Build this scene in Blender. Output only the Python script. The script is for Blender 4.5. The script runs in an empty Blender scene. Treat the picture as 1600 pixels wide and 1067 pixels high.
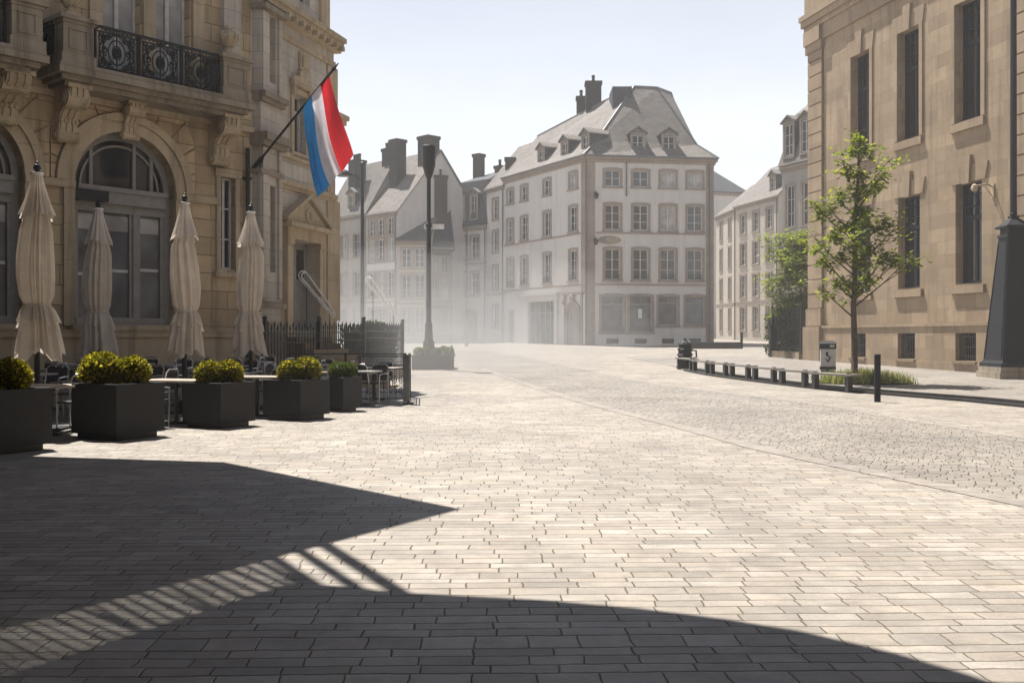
import bpy, bmesh, math, random
from mathutils import Vector, Matrix
R = math.radians
S = bpy.context.scene
COL = S.collection
EYE = 1.5
F_PX = 1600.0
HOR = 527.0

# ------------------------------------------------------------------ ground profile
def g(y):
    if y < 18: return 0.0
    if y < 30: return 0.015 * (y - 18) ** 2 / 24.0
    if y < 112: return 0.015 * (y - 24)
    return 0.015 * 88
def gp(px, py):
    """the spot on the square's surface that the survey point (px, py) of the photograph stands on"""
    k = (py - HOR) / F_PX
    lo, hi = 1.0, 200.0
    for _ in range(60):
        m = (lo + hi) / 2
        if EYE - k * m > g(m): lo = m
        else: hi = m
    return ((px - 800) / F_PX * lo, lo)
def zat(py, Y): return EYE + (HOR - py) / F_PX * Y
def xat(px, Y): return (px - 800) / F_PX * Y

# ------------------------------------------------------------------ node helpers
class NT:
    def __init__(s, name):
        s.m = bpy.data.materials.new(name); s.m.use_nodes = True
        s.t = s.m.node_tree; s.N = s.t.nodes; s.L = s.t.links
        s.b = s.N.get('Principled BSDF'); s.out = s.N.get('Material Output')
    def put(s, sock, v):
        if hasattr(v, 'is_output'): s.L.new(v, sock)
        elif isinstance(v, tuple) and len(v) == 3 and sock.type == 'RGBA': sock.default_value = (*v, 1)
        else: sock.default_value = v
    def node(s, t, **kw):
        n = s.N.new(t)
        for k, v in kw.items(): setattr(n, k, v)
        return n
    def math(s, op, a, b=None, c=None):
        n = s.node('ShaderNodeMath', operation=op)
        s.put(n.inputs[0], a)
        if b is not None: s.put(n.inputs[1], b)
        if c is not None: s.put(n.inputs[2], c)
        return n.outputs[0]
    def mix(s, f, a, b, mode='MIX'):
        n = s.node('ShaderNodeMix', data_type='RGBA', blend_type=mode)
        s.put(n.inputs[0], f); s.put(n.inputs[6], a); s.put(n.inputs[7], b)
        return n.outputs[2]
    def ramp(s, f, stops, interp='LINEAR'):
        n = s.node('ShaderNodeValToRGB'); e = n.color_ramp.elements; n.color_ramp.interpolation = interp
        while len(e) < len(stops): e.new(0.5)
        for q, (p, c) in zip(e, stops):
            q.position = p; q.color = (*c, 1) if isinstance(c, tuple) else (c, c, c, 1)
        s.put(n.inputs[0], f); return n.outputs[0]
    def uv(s): return s.node('ShaderNodeUVMap').outputs[0]
    def obj(s): return s.node('ShaderNodeTexCoord').outputs['Object']
    def noise(s, vec, scale, detail=3, rough=0.55):
        n = s.node('ShaderNodeTexNoise'); s.put(n.inputs['Vector'], vec)
        n.inputs['Scale'].default_value = scale; n.inputs['Detail'].default_value = detail; n.inputs['Roughness'].default_value = rough
        return n.outputs[0]
    def noisec(s, vec, scale, detail=2):
        n = s.node('ShaderNodeTexNoise'); s.put(n.inputs['Vector'], vec)
        n.inputs['Scale'].default_value = scale; n.inputs['Detail'].default_value = detail
        return n.outputs[1]
    def vmath(s, op, a, b=None, scale=None):
        n = s.node('ShaderNodeVectorMath', operation=op); s.put(n.inputs[0], a)
        if b is not None: s.put(n.inputs[1], b)
        if scale is not None: s.put(n.inputs['Scale'], scale)
        return n.outputs[0]
    def sep(s, v):
        n = s.node('ShaderNodeSeparateXYZ'); s.put(n.inputs[0], v); return n.outputs
    def comb(s, x, y, z=0.0):
        n = s.node('ShaderNodeCombineXYZ')
        for i, v in enumerate((x, y, z)): s.put(n.inputs[i], v)
        return n.outputs[0]
    def white(s, v, dim='3D'):
        n = s.node('ShaderNodeTexWhiteNoise', noise_dimensions=dim)
        s.put(n.inputs['W' if dim == '1D' else 'Vector'], v); return n.outputs[0]
    def bump(s, h, strength, dist, normal=None):
        n = s.node('ShaderNodeBump'); s.put(n.inputs['Height'], h)
        n.inputs['Strength'].default_value = strength; n.inputs['Distance'].default_value = dist
        if normal is not None: s.put(n.inputs['Normal'], normal)
        return n.outputs[0]
    def fin(s, col, rough=0.8, spec=0.3, normal=None, metal=0.0):
        s.put(s.b.inputs['Base Color'], col); s.put(s.b.inputs['Roughness'], rough)
        s.b.inputs['Specular IOR Level'].default_value = spec; s.b.inputs['Metallic'].default_value = metal
        if normal is not None: s.put(s.b.inputs['Normal'], normal)
        return s.m

def mul(c, f): return tuple(min(1.0, x * f) for x in c)

def m_stone(name, c, bw=0.9, bh=0.42, mortar=0.012, var=0.16, stain=0.35, joint=0.55, bump=0.35, dirt=(0.07, 0.06, 0.05)):
    """coursed ashlar with blocks of slightly different tone, weathering streaks and grain"""
    t = NT(name); uv = t.uv()
    wob = t.vmath('SCALE', t.vmath('SUBTRACT', t.noisec(uv, 1.7), (0.5, 0.5, 0.5)), scale=0.012)
    u2 = t.vmath('ADD', uv, wob)
    b = t.node('ShaderNodeTexBrick'); b.offset = 0.5; b.squash = 1.35; b.squash_frequency = 3
    t.put(b.inputs['Vector'], u2); b.inputs['Scale'].default_value = 1
    t.put(b.inputs['Color1'], mul(c, 1 - var)); t.put(b.inputs['Color2'], mul(c, 1 + var)); t.put(b.inputs['Mortar'], mul(c, joint))
    b.inputs['Mortar Size'].default_value = mortar; b.inputs['Mortar Smooth'].default_value = 0.4
    b.inputs['Brick Width'].default_value = bw; b.inputs['Row Height'].default_value = bh
    big = t.noise(uv, 0.45, 4, 0.6)
    sx = t.sep(uv)
    streak = t.noise(t.comb(t.math('MULTIPLY', sx[0], 3.2), t.math('MULTIPLY', sx[1], 0.22)), 1.0, 4, 0.6)
    fine = t.noise(uv, 26, 4, 0.7)
    mott = t.noise(uv, 4.3, 3, 0.6)
    col = t.mix(t.ramp(big, [(0.42, 0.0), (0.72, stain)]), b.outputs[0], mul(c, 0.62))
    col = t.mix(t.ramp(streak, [(0.5, 0.0), (0.78, stain * 0.9)]), col, dirt)
    col = t.mix(0.55, col, t.ramp(fine, [(0.25, 0.66), (0.75, 1.0)]), 'MULTIPLY')
    col = t.mix(0.4, col, t.ramp(mott, [(0.3, (0.78, 0.76, 0.72)), (0.7, (1.0, 1.0, 1.0))]), 'MULTIPLY')
    h = t.math('ADD', t.math('MULTIPLY', b.outputs['Fac'], -1.0), t.math('MULTIPLY', fine, 0.35))
    return t.fin(col, 0.85, 0.2, t.bump(h, bump, 0.02))

def m_plaster(name, c, stain=0.3, dirt=(0.2, 0.17, 0.15)):
    t = NT(name); uv = t.uv(); sx = t.sep(uv)
    streak = t.noise(t.comb(t.math('MULTIPLY', sx[0], 1.6), t.math('MULTIPLY', sx[1], 0.16)), 1.0, 5, 0.62)
    big = t.noise(uv, 0.3, 4, 0.6); fine = t.noise(uv, 14, 4, 0.7)
    col = t.mix(t.ramp(streak, [(0.45, 0.0), (0.8, stain)]), c, dirt)
    col = t.mix(t.ramp(big, [(0.4, 0.0), (0.75, stain)]), col, mul(c, 0.72))
    col = t.mix(0.4, col, t.ramp(fine, [(0.3, 0.82), (0.7, 1.0)]), 'MULTIPLY')
    return t.fin(col, 0.9, 0.15, t.bump(fine, 0.2, 0.01))

def m_slate(name, c):
    t = NT(name); uv = t.uv()
    b = t.node('ShaderNodeTexBrick'); t.put(b.inputs['Vector'], uv); b.inputs['Scale'].default_value = 1
    t.put(b.inputs['Color1'], mul(c, 0.75)); t.put(b.inputs['Color2'], mul(c, 1.2)); t.put(b.inputs['Mortar'], mul(c, 0.4))
    b.inputs['Mortar Size'].default_value = 0.012; b.inputs['Brick Width'].default_value = 0.42; b.inputs['Row Height'].default_value = 0.3
    big = t.noise(uv, 0.5, 4, 0.6)
    col = t.mix(t.ramp(big, [(0.35, 0.0), (0.75, 0.5)]), b.outputs[0], mul(c, 1.35))
    return t.fin(col, 0.7, 0.3, t.bump(t.math('MULTIPLY', b.outputs['Fac'], -1.0), 0.5, 0.02))

def m_plain(name, c, rough=0.5, spec=0.4, metal=0.0, var=0.15, scale=6, bump=0.0):
    t = NT(name); n = t.noise(t.obj(), scale, 4, 0.6)
    col = t.ramp(n, [(0.3, mul(c, 1 - var)), (0.7, mul(c, 1 + var))])
    r = t.math('MULTIPLY_ADD', n, 0.25, max(0.02, rough - 0.12))
    nm = t.bump(t.noise(t.obj(), scale * 9, 3, 0.6), bump, 0.01) if bump else None
    return t.fin(col, r, spec, nm, metal)

def m_glass(name, c=(0.03, 0.035, 0.04), rough=0.04, spec=0.7):
    t = NT(name); n = t.noise(t.obj(), 1.3, 2, 0.5)
    col = t.ramp(n, [(0.3, mul(c, 0.6)), (0.7, mul(c, 1.5))])
    w = t.bump(t.noise(t.obj(), 0.9, 2, 0.5), 0.12, 0.05)
    return t.fin(col, rough, spec, w)

def m_leaf(name, c1, c2, trans=0.35, c3=None):
    t = NT(name)
    rnd = t.node('ShaderNodeNewGeometry').outputs['Random Per Island']
    col = t.ramp(rnd, [(0.0, c1), (0.65, c2), (1.0, c3 or c2)])
    d = t.b; t.put(d.inputs['Base Color'], col); d.inputs['Roughness'].default_value = 0.5; d.inputs['Specular IOR Level'].default_value = 0.35
    tr = t.node('ShaderNodeBsdfTranslucent'); t.put(tr.inputs[0], t.mix(1.0, col, (1.5, 1.6, 0.7), 'MULTIPLY'))
    mx = t.node('ShaderNodeMixShader'); mx.inputs[0].default_value = trans
    t.L.new(d.outputs[0], mx.inputs[1]); t.L.new(tr.outputs[0], mx.inputs[2]); t.L.new(mx.outputs[0], t.out.inputs[0])
    return t.m

def m_cloth(name, c, trans=0.3):
    t = NT(name); n = t.noise(t.obj(), 2.2, 4, 0.6); w = t.noise(t.obj(), 60, 2, 0.5)
    col = t.ramp(n, [(0.3, mul(c, 0.82)), (0.7, mul(c, 1.08))])
    d = t.b; t.put(d.inputs['Base Color'], col); d.inputs['Roughness'].default_value = 0.9; d.inputs['Specular IOR Level'].default_value = 0.1
    t.put(d.inputs['Normal'], t.bump(w, 0.15, 0.004))
    tr = t.node('ShaderNodeBsdfTranslucent'); t.put(tr.inputs[0], col)
    mx = t.node('ShaderNodeMixShader'); mx.inputs[0].default_value = trans
    t.L.new(d.outputs[0], mx.inputs[1]); t.L.new(tr.outputs[0], mx.inputs[2]); t.L.new(mx.outputs[0], t.out.inputs[0])
    return t.m

XJ = 1.7
def m_setts(name, w, h, c, joint, var=0.2, arc=0.0, rot=0.0, jw=0.05, tilt=0.5, warm=0.0, bump=0.8):
    """hand laid stones in rows: every row has its own offset and stone length, joints widen and close, each stone is a little tilted"""
    t = NT(name)
    co = t.node('ShaderNodeTexCoord').outputs['Object']
    mp = t.node('ShaderNodeMapping'); t.put(mp.inputs['Vector'], co); mp.inputs['Rotation'].default_value = (0, 0, rot)
    v = mp.outputs[0]
    wob = t.vmath('SCALE', t.vmath('SUBTRACT', t.noisec(v, 1.1, 3), (0.5, 0.5, 0.5)), scale=h * 0.3)
    wob2 = t.vmath('SCALE', t.vmath('SUBTRACT', t.noisec(v, 7.0, 2), (0.5, 0.5, 0.5)), scale=h * 0.2)
    x, y, _ = t.sep(t.vmath('ADD', t.vmath('ADD', v, wob), wob2))
    yn = t.noise(t.comb(0.0, t.math('MULTIPLY', y, 1.0), 0.0), 0.45 / h, 1, 0.5)
    y = t.math('MULTIPLY_ADD', t.math('SUBTRACT', yn, 0.5), h * 1.3, y)
    if arc:
        ph = t.math('PINGPONG', x, arc)
        q = t.math('DIVIDE', ph, arc)
        y = t.math('ADD', y, t.math('MULTIPLY', t.math('MULTIPLY', q, q), arc * 0.55))
    ry = t.math('DIVIDE', y, h); row = t.math('FLOOR', ry); fy = t.math('FRACT', ry)
    r1 = t.white(row, '1D'); r2 = t.white(t.math('ADD', row, 77.3), '1D')
    lx = t.math('MULTIPLY_ADD', r2, w * 0.6, w * 0.7)
    rx = t.math('ADD', t.math('DIVIDE', x, lx), t.math('MULTIPLY', r1, 17.0))
    cx = t.math('FLOOR', rx); fx = t.math('FRACT', rx)
    cell = t.comb(cx, row)
    rc = t.white(cell); rc2 = t.white(t.vmath('ADD', cell, (3.7, 9.1, 1.3))); rc3 = t.white(t.vmath('ADD', cell, (13.7, 2.1, 4.3)))
    dx = t.math('MULTIPLY', t.math('MINIMUM', fx, t.math('SUBTRACT', 1.0, fx)), w / h * XJ)
    dy = t.math('MINIMUM', fy, t.math('SUBTRACT', 1.0, fy))
    d = t.math('MINIMUM', dx, dy)
    jn = t.noise(v, 2.3, 3, 0.6)
    jwid = t.math('MULTIPLY', t.ramp(jn, [(0.32, 0.25), (0.7, 1.6)]), jw)
    jwid = t.math('MULTIPLY', jwid, t.math('MULTIPLY_ADD', rc3, 0.9, 0.5))
    ed = t.math('DIVIDE', d, jwid)
    mask = t.ramp(ed, [(0.75, 0.0), (1.25, 1.0)])                   # 0 in the joint, 1 on the stone
    grain = t.noise(v, 46, 6, 0.75); mott = t.noise(v, 5.0, 4, 0.65); big = t.noise(v, 0.35, 4, 0.6)
    stone = t.mix(rc, mul(c, 1 - var), mul(c, 1 + var))
    stone = t.mix(t.math('MULTIPLY', rc2, 0.35), stone, (c[0] * 1.05, c[1] * 0.92, c[2] * 0.78))
    stone = t.mix(0.75, stone, t.ramp(grain, [(0.28, 0.62), (0.72, 1.0)]), 'MULTIPLY')
    speck = t.noise(v, 170, 3, 0.8)
    stone = t.mix(0.55, stone, t.ramp(speck, [(0.3, 0.6), (0.62, 1.0)]), 'MULTIPLY')
    dirt = t.noise(v, 1.9, 5, 0.7)
    stone = t.mix(t.ramp(dirt, [(0.5, 0.0), (0.68, 0.6)]), stone, mul(c, 0.5))
    vo = t.node('ShaderNodeTexVoronoi'); t.put(vo.inputs['Vector'], v); vo.inputs['Scale'].default_value = 2.1
    gum = t.math('MULTIPLY', t.math('LESS_THAN', vo.outputs['Distance'], 0.055), t.math('GREATER_THAN', t.sep(vo.outputs['Color'])[0], 0.55))
    stone = t.mix(t.math('MULTIPLY', gum, 0.45), stone, mul(c, 0.42))
    stone = t.mix(0.85, stone, t.ramp(mott, [(0.3, 0.7), (0.7, 1.0)]), 'MULTIPLY')
    stone = t.mix(0.7, stone, t.ramp(big, [(0.34, (0.66, 0.65, 0.65)), (0.62, (1.0, 0.985, 0.96))]), 'MULTIPLY')
    moss = t.noise(v, 0.8, 3, 0.6)
    jcol = t.mix(t.ramp(moss, [(0.45, 0.0), (0.65, 1.0)]), joint, (joint[0] * 1.9, joint[1] * 1.7, joint[2] * 1.0))
    col = t.mix(mask, jcol, stone)
    dome = t.ramp(ed, [(0.0, 0.0), (0.12, 0.55), (0.4, 0.9), (1.0, 1.0)])
    dome = t.ramp(t.math('DIVIDE', d, jw * 3.2), [(0.1, 0.0), (0.4, 0.7), (0.8, 0.95), (1.0, 1.0)])
    tl = t.math('ADD', t.math('MULTIPLY', t.math('SUBTRACT', fx, 0.5), t.math('SUBTRACT', rc2, 0.5)),
                t.math('MULTIPLY', t.math('SUBTRACT', fy, 0.5), t.math('SUBTRACT', rc, 0.5)))
    hgt = t.math('ADD', t.math('ADD', dome, t.math('MULTIPLY', tl, tilt * 2)), t.math('ADD', t.math('MULTIPLY', grain, 0.22), t.math('MULTIPLY', mott, 0.25)))
    nm = t.bump(hgt, bump, 0.018)
    rough = t.math('MULTIPLY_ADD', grain, 0.25, t.math('MULTIPLY_ADD', rc3, 0.14, 0.4))
    return t.fin(col, rough, 0.4, nm)

M = {}
M['ash_warm'] = m_stone('sandstone_warm', (0.60, 0.46, 0.295), 0.95, 0.44, 0.015, 0.2, 0.7, 0.5, 0.5)
M['ash_grey'] = m_stone('sandstone_grey', (0.6, 0.55, 0.475), 0.9, 0.42, 0.009, 0.1, 0.5, 0.55)
M['trim'] = m_stone('stone_trim', (0.58, 0.47, 0.325), 1.4, 0.8, 0.006, 0.1, 0.65, 0.5)
M['trim_dark'] = m_stone('stone_trim_weathered', (0.38, 0.325, 0.25), 1.4, 0.8, 0.006, 0.12, 1.0, 0.4)
M['ash_tan'] = m_stone('sandstone_tan', (0.405, 0.305, 0.205), 1.15, 0.52, 0.008, 0.16, 0.6, 0.66)
M['ash_tan_trim'] = m_stone('sandstone_tan_trim', (0.395, 0.3, 0.205), 1.5, 0.9, 0.004, 0.12, 0.55, 0.7)
M['plinth'] = m_stone('plinth_stone', (0.33, 0.26, 0.17), 1.3, 0.7, 0.012, 0.12, 0.7, 0.4)
M['white'] = m_plaster('render_offwhite', (0.6, 0.57, 0.54), 0.28)
M['cream'] = m_plaster('render_cream', (0.5, 0.455, 0.39), 0.4)
M['greyw'] = m_plaster('render_grey', (0.36, 0.33, 0.3), 0.5)
M['dark_matt'] = m_plaster('render_dark', (0.13, 0.115, 0.1), 0.5, (0.05, 0.045, 0.04))  # dark tone; on the unseen roof and rows it cuts bounced light
M['pinkst'] = m_stone('pink_sandstone', (0.35, 0.285, 0.235), 0.7, 0.5, 0.006, 0.1, 0.4, 0.7)
M['slate'] = m_slate('slate_grey', (0.13, 0.115, 0.102))
M['slate_l'] = m_slate('slate_light', (0.15, 0.132, 0.115))
M['slate_d'] = m_slate('slate_dark', (0.045, 0.048, 0.055))
M['brick'] = m_stone('chimney_brick', (0.05, 0.033, 0.028), 0.24, 0.09, 0.01, 0.25, 0.5, 0.7)
M['chim'] = m_stone('chimney_dark', (0.022, 0.021, 0.021), 0.24, 0.09, 0.01, 0.25, 0.5, 0.7)
M['wfr'] = m_plain('window_paint_white', (0.55, 0.54, 0.52), 0.5, 0.3)
M['gfr'] = m_plain('window_paint_grey', (0.27, 0.255, 0.235), 0.5, 0.3)
M['bfr'] = m_plain('window_paint_bluegrey', (0.008, 0.012, 0.018), 0.5, 0.2)
M['glass'] = m_glass('window_glass', (0.035, 0.036, 0.038))
M['glass_g'] = m_glass('window_glass_grey', (0.12, 0.125, 0.13), 0.1, 0.5)
M['glass_d'] = m_glass('window_glass_dark', (0.008, 0.01, 0.014), 0.04, 0.45)
M['glass_c'] = m_glass('window_glass_curtained', (0.36, 0.345, 0.33), 0.12, 0.5)
M['iron'] = m_plain('black_ironwork', (0.016, 0.016, 0.018), 0.45, 0.4)
M['iron_g'] = m_plain('grey_ironwork', (0.05, 0.05, 0.052), 0.5, 0.4)
M['cast'] = m_plain('cast_iron_paint', (0.014, 0.015, 0.019), 0.6, 0.25, 0.0, 0.25, 3, 0.15)
M['lead'] = m_plain('lead_gutter', (0.11, 0.11, 0.115), 0.5, 0.4)
M['planter'] = m_plain('planter_anthracite', (0.026, 0.026, 0.028), 0.6, 0.3, 0.0, 0.2, 2.5, 0.08)
M['soil'] = m_plain('soil', (0.05, 0.036, 0.025), 0.95, 0.1, 0.0, 0.4, 20, 0.6)
M['cloth'] = m_cloth('parasol_canvas', (0.82, 0.75, 0.66), 0.42)
M['alu'] = m_plain('brushed_aluminium', (0.55, 0.54, 0.52), 0.32, 0.5, 0.85)
M['weave'] = m_plain('dark_weave', (0.05, 0.048, 0.047), 0.6, 0.3, 0.0, 0.4, 40, 0.4)
M['tabtop'] = m_plain('table_laminate', (0.52, 0.44, 0.36), 0.35, 0.5, 0.0, 0.15, 5)
M['tabtop_d'] = m_plain('table_laminate_grey', (0.33, 0.31, 0.29), 0.3, 0.5, 0.0, 0.15, 5)
M['rail_white'] = m_plain('white_tube', (0.75, 0.74, 0.72), 0.35, 0.5)
M['bench'] = m_plain('bench_leg_steel', (0.035, 0.036, 0.038), 0.5, 0.4)
M['bench_top'] = m_plain('bench_slat_wood', (0.17, 0.155, 0.135), 0.6, 0.3, 0.0, 0.3, 8, 0.2)
M['bin_body'] = m_plain('bin_panel_grey', (0.42, 0.41, 0.4), 0.5, 0.3)
M['bark'] = m_plain('bark', (0.11, 0.085, 0.065), 0.9, 0.1, 0.0, 0.4, 16, 0.6)
M['leaf'] = m_leaf('leaf_green', (0.085, 0.11, 0.017), (0.16, 0.185, 0.026), 0.55, (0.28, 0.27, 0.045))
M['leaf_y'] = m_leaf('leaf_golden', (0.06, 0.068, 0.012), (0.19, 0.16, 0.02), 0.4, (0.5, 0.39, 0.07))
M['leaf_b'] = m_leaf('leaf_box', (0.05, 0.075, 0.02), (0.11, 0.13, 0.03), 0.3)
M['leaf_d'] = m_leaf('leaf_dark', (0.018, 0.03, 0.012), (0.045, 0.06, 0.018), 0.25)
M['grass'] = m_leaf('grass_blades', (0.09, 0.11, 0.03), (0.2, 0.2, 0.07), 0.35, (0.34, 0.31, 0.14))
M['red'] = m_cloth('flag_red', (0.62, 0.03, 0.04), 0.45)
M['flag_w'] = m_cloth('flag_white', (0.78, 0.75, 0.78), 0.45)
M['blue'] = m_cloth('flag_blue', (0.05, 0.36, 0.8), 0.5)
M['paper'] = m_plain('paper', (0.7, 0.69, 0.66), 0.8, 0.1)
M['sign'] = m_plain('sign_black', (0.02, 0.02, 0.022), 0.4, 0.4)
M['chrome'] = m_plain('chrome', (0.7, 0.7, 0.72), 0.15, 0.5, 1.0)
M['black'] = m_plain('black_plastic', (0.018, 0.018, 0.02), 0.4, 0.5)
M['tail'] = m_plain('tail_light_red', (0.06, 0.005, 0.005), 0.2, 0.5)
M['kerb'] = m_plain('dark_stone', (0.035, 0.034, 0.034), 0.7, 0.3, 0, 0.3, 5, 0.3)  # dark tone; on the kerb strips it stands in for shade
M['paving'] = m_setts('square_paving', 0.33, 0.142, (0.475, 0.43, 0.37), (0.11, 0.092, 0.068), 0.22, 0, R(-1.5), 0.034, 0.5, 0, 0.85)
M['setts'] = m_setts('road_setts', 0.17, 0.15, (0.40, 0.366, 0.32), (0.065, 0.056, 0.044), 0.2, 1.5, R(24), 0.055, 0.5, 0, 0.8)
M['slabs'] = m_setts('kerb_slabs', 0.9, 0.3, (0.43, 0.392, 0.345), (0.09, 0.078, 0.06), 0.1, 0, R(24), 0.02, 0.12)
M['walk'] = m_setts('sidewalk_slabs', 0.6, 0.4, (0.37, 0.34, 0.3), (0.1, 0.085, 0.07), 0.1, 0, R(10), 0.02, 0.15)

# ------------------------------------------------------------------ mesh helpers
class Fr:
    """a facade: u runs left to right along it, n comes out of it, z is up"""
    def __init__(s, x, y, a, z=0.0):
        s.o = Vector((x, y, z)); s.a = a
        s.d = Vector((math.cos(a), math.sin(a), 0)); s.nn = Vector((math.sin(a), -math.cos(a), 0))
    def p(s, u, n, z): return s.o + s.d * u + s.nn * n + Vector((0, 0, z))
def fr2(x0, y0, x1, y1, z=0.0): return Fr(x0, y0, math.atan2(y1 - y0, x1 - x0), z)
WORLD = Fr(0, 0, 0)                       # u = x, n = -y

class MB:
    def __init__(s, fr=None): s.v = []; s.f = []; s.fr = fr
    def P(s, p):
        if s.fr is None: return Vector(p)
        return s.fr.p(*p)
    def add(s, pts, faces):
        b = len(s.v); s.v += [s.P(p) for p in pts]; s.f += [tuple(b + i for i in f) for f in faces]
    def poly(s, *pts): s.add(pts, [tuple(range(len(pts)))])
    def box(s, u0, u1, n0, n1, z0, z1):
        s.add([(u0, n0, z0), (u1, n0, z0), (u1, n1, z0), (u0, n1, z0), (u0, n0, z1), (u1, n0, z1), (u1, n1, z1), (u0, n1, z1)],
              [(0, 1, 2, 3), (4, 7, 6, 5), (0, 4, 5, 1), (1, 5, 6, 2), (2, 6, 7, 3), (3, 7, 4, 0)])
    def prism(s, pl, n0, n1):             # outline in (u, z), thickness along n
        k = len(pl)
        s.add([(u, n0, z) for u, z in pl] + [(u, n1, z) for u, z in pl],
              [tuple(range(k)), tuple(range(2 * k - 1, k - 1, -1))] + [(i, k + i, k + (i + 1) % k, (i + 1) % k) for i in range(k)])
    def sprism(s, pl, u0, u1):            # outline in (n, z), thickness along u
        k = len(pl)
        s.add([(u0, n, z) for n, z in pl] + [(u1, n, z) for n, z in pl],
              [tuple(range(k)), tuple(range(2 * k - 1, k - 1, -1))] + [(i, k + i, k + (i + 1) % k, (i + 1) % k) for i in range(k)])
    def plan(s, pl, z0, z1):              # outline in (u, n), extruded up
        k = len(pl)
        s.add([(u, n, z0) for u, n in pl] + [(u, n, z1) for u, n in pl],
              [tuple(range(k)), tuple(range(2 * k - 1, k - 1, -1))] + [(i, k + i, k + (i + 1) % k, (i + 1) % k) for i in range(k)])
    def tube(s, pts, r, seg=6, closed=False, r1=None, caps=True):
        P = [s.P(p) for p in pts]; n = len(P); b = len(s.v)
        up = Vector((0, 0, 1)); prev = None
        for i in range(n):
            if closed: t = P[(i + 1) % n] - P[i - 1]
            else: t = P[min(i + 1, n - 1)] - P[max(i - 1, 0)]
            if t.length < 1e-9: t = Vector((0, 0, 1))
            t.normalize()
            if prev is None:
                a = t.cross(up)
                if a.length < 0.05: a = t.cross(Vector((1, 0, 0)))
            else: a = prev - t * prev.dot(t)
            a.normalize(); prev = a; c = t.cross(a)
            rr = r if r1 is None else r + (r1 - r) * i / max(1, n - 1)
            for k in range(seg):
                q = 2 * math.pi * k / seg
                s.v.append(P[i] + a * math.cos(q) * rr + c * math.sin(q) * rr)
        for i in range(n if closed else n - 1):
            j = (i + 1) % n
            for k in range(seg):
                l = (k + 1) % seg
                s.f.append((b + i * seg + k, b + i * seg + l, b + j * seg + l, b + j * seg + k))
        if not closed and caps:
            s.f.append(tuple(b + k for k in range(seg))); s.f.append(tuple(b + (n - 1) * seg + k for k in range(seg - 1, -1, -1)))
    def lathe(s, prof, c=(0, 0), seg=16, sq=0):
        b = len(s.v); n = len(prof)
        for r, z in prof:
            for k in range(seg):
                q = 2 * math.pi * (k + 0.5) / seg
                s.v.append(s.P((c[0] + r * math.cos(q), c[1] + r * math.sin(q), z)))
        for i in range(n - 1):
            for k in range(seg):
                l = (k + 1) % seg
                s.f.append((b + i * seg + k, b + i * seg + l, b + (i + 1) * seg + l, b + (i + 1) * seg + k))
        s.f.append(tuple(b + k for k in range(seg - 1, -1, -1))); s.f.append(tuple(b + (n - 1) * seg + k for k in range(seg)))
    def ball(s, c, r, seg=10, rz=None):
        rz = rz or r; k = max(4, seg // 2)
        pr = [(max(1e-3, r * math.sin(math.pi * i / k)), c[2] - rz * math.cos(math.pi * i / k)) for i in range(k + 1)]
        s.lathe(pr, (c[0], c[1]), seg)
    def arcstrip(s, cu, cz, r0, r1, n0, n1, a0=0.0, a1=math.pi, k=20):
        """a curved moulding standing on a facade, section r0..r1 by n0..n1"""
        b = len(s.v)
        for i in range(k + 1):
            q = a0 + (a1 - a0) * i / k; c, d = math.cos(q), math.sin(q)
            for r, n in ((r0, n0), (r0, n1), (r1, n1), (r1, n0)): s.v.append(s.P((cu + r * c, n, cz + r * d)))
        for i in range(k):
            for j in range(4):
                l = (j + 1) % 4
                s.f.append((b + 4 * i + j, b + 4 * i + l, b + 4 * i + 4 + l, b + 4 * i + 4 + j))
        s.f.append((b, b + 1, b + 2, b + 3)); s.f.append((b + 4 * k + 3, b + 4 * k + 2, b + 4 * k + 1, b + 4 * k))
    def wall(s, u0, u1, z0, z1, ops, depth, n=0.0):
        """a wall face with real openings: (a, b, c, d) or (a, b, c, d, 'arch') where d is the spring line; reveals go back by depth"""
        rects = []
        for o in ops:
            a, b_, c, d = o[:4]; top = d + (b_ - a) / 2 if len(o) > 4 else d
            rects.append((a, b_, c, top))
        us = sorted({round(x, 4) for x in [u0, u1] + [q for r in rects for q in r[:2] if u0 < q < u1]})
        zs = sorted({round(x, 4) for x in [z0, z1] + [q for r in rects for q in r[2:] if z0 < q < z1]})
        for i in range(len(us) - 1):
            for j in range(len(zs) - 1):
                mu, mz = (us[i] + us[i + 1]) / 2, (zs[j] + zs[j + 1]) / 2
                if any(r[0] < mu < r[1] and r[2] < mz < r[3] for r in rects): continue
                s.poly((us[i], n, zs[j]), (us[i + 1], n, zs[j]), (us[i + 1], n, zs[j + 1]), (us[i], n, zs[j + 1]))
        for o, r in zip(ops, rects):
            a, b_, c, d = o[:4]; m = n - depth
            s.poly((a, n, c), (b_, n, c), (b_, m, c), (a, m, c))
            s.poly((a, n, c), (a, m, c), (a, m, d), (a, n, d)); s.poly((b_, n, d), (b_, m, d), (b_, m, c), (b_, n, c))
            if len(o) > 4:
                cu, rr, k = (a + b_) / 2, (b_ - a) / 2, 20
                pt = [(cu - rr * math.cos(math.pi * i / k), d + rr * math.sin(math.pi * i / k)) for i in range(k + 1)]
                for p, q in zip(pt, pt[1:]):
                    s.poly((p[0], n, p[1]), (q[0], n, q[1]), (q[0], n, r[3]), (p[0], n, r[3]))
                    s.poly((p[0], n, p[1]), (p[0], m, p[1]), (q[0], m, q[1]), (q[0], n, q[1]))
            else: s.poly((a, n, d), (a, m, d), (b_, m, d), (b_, n, d))
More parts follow.
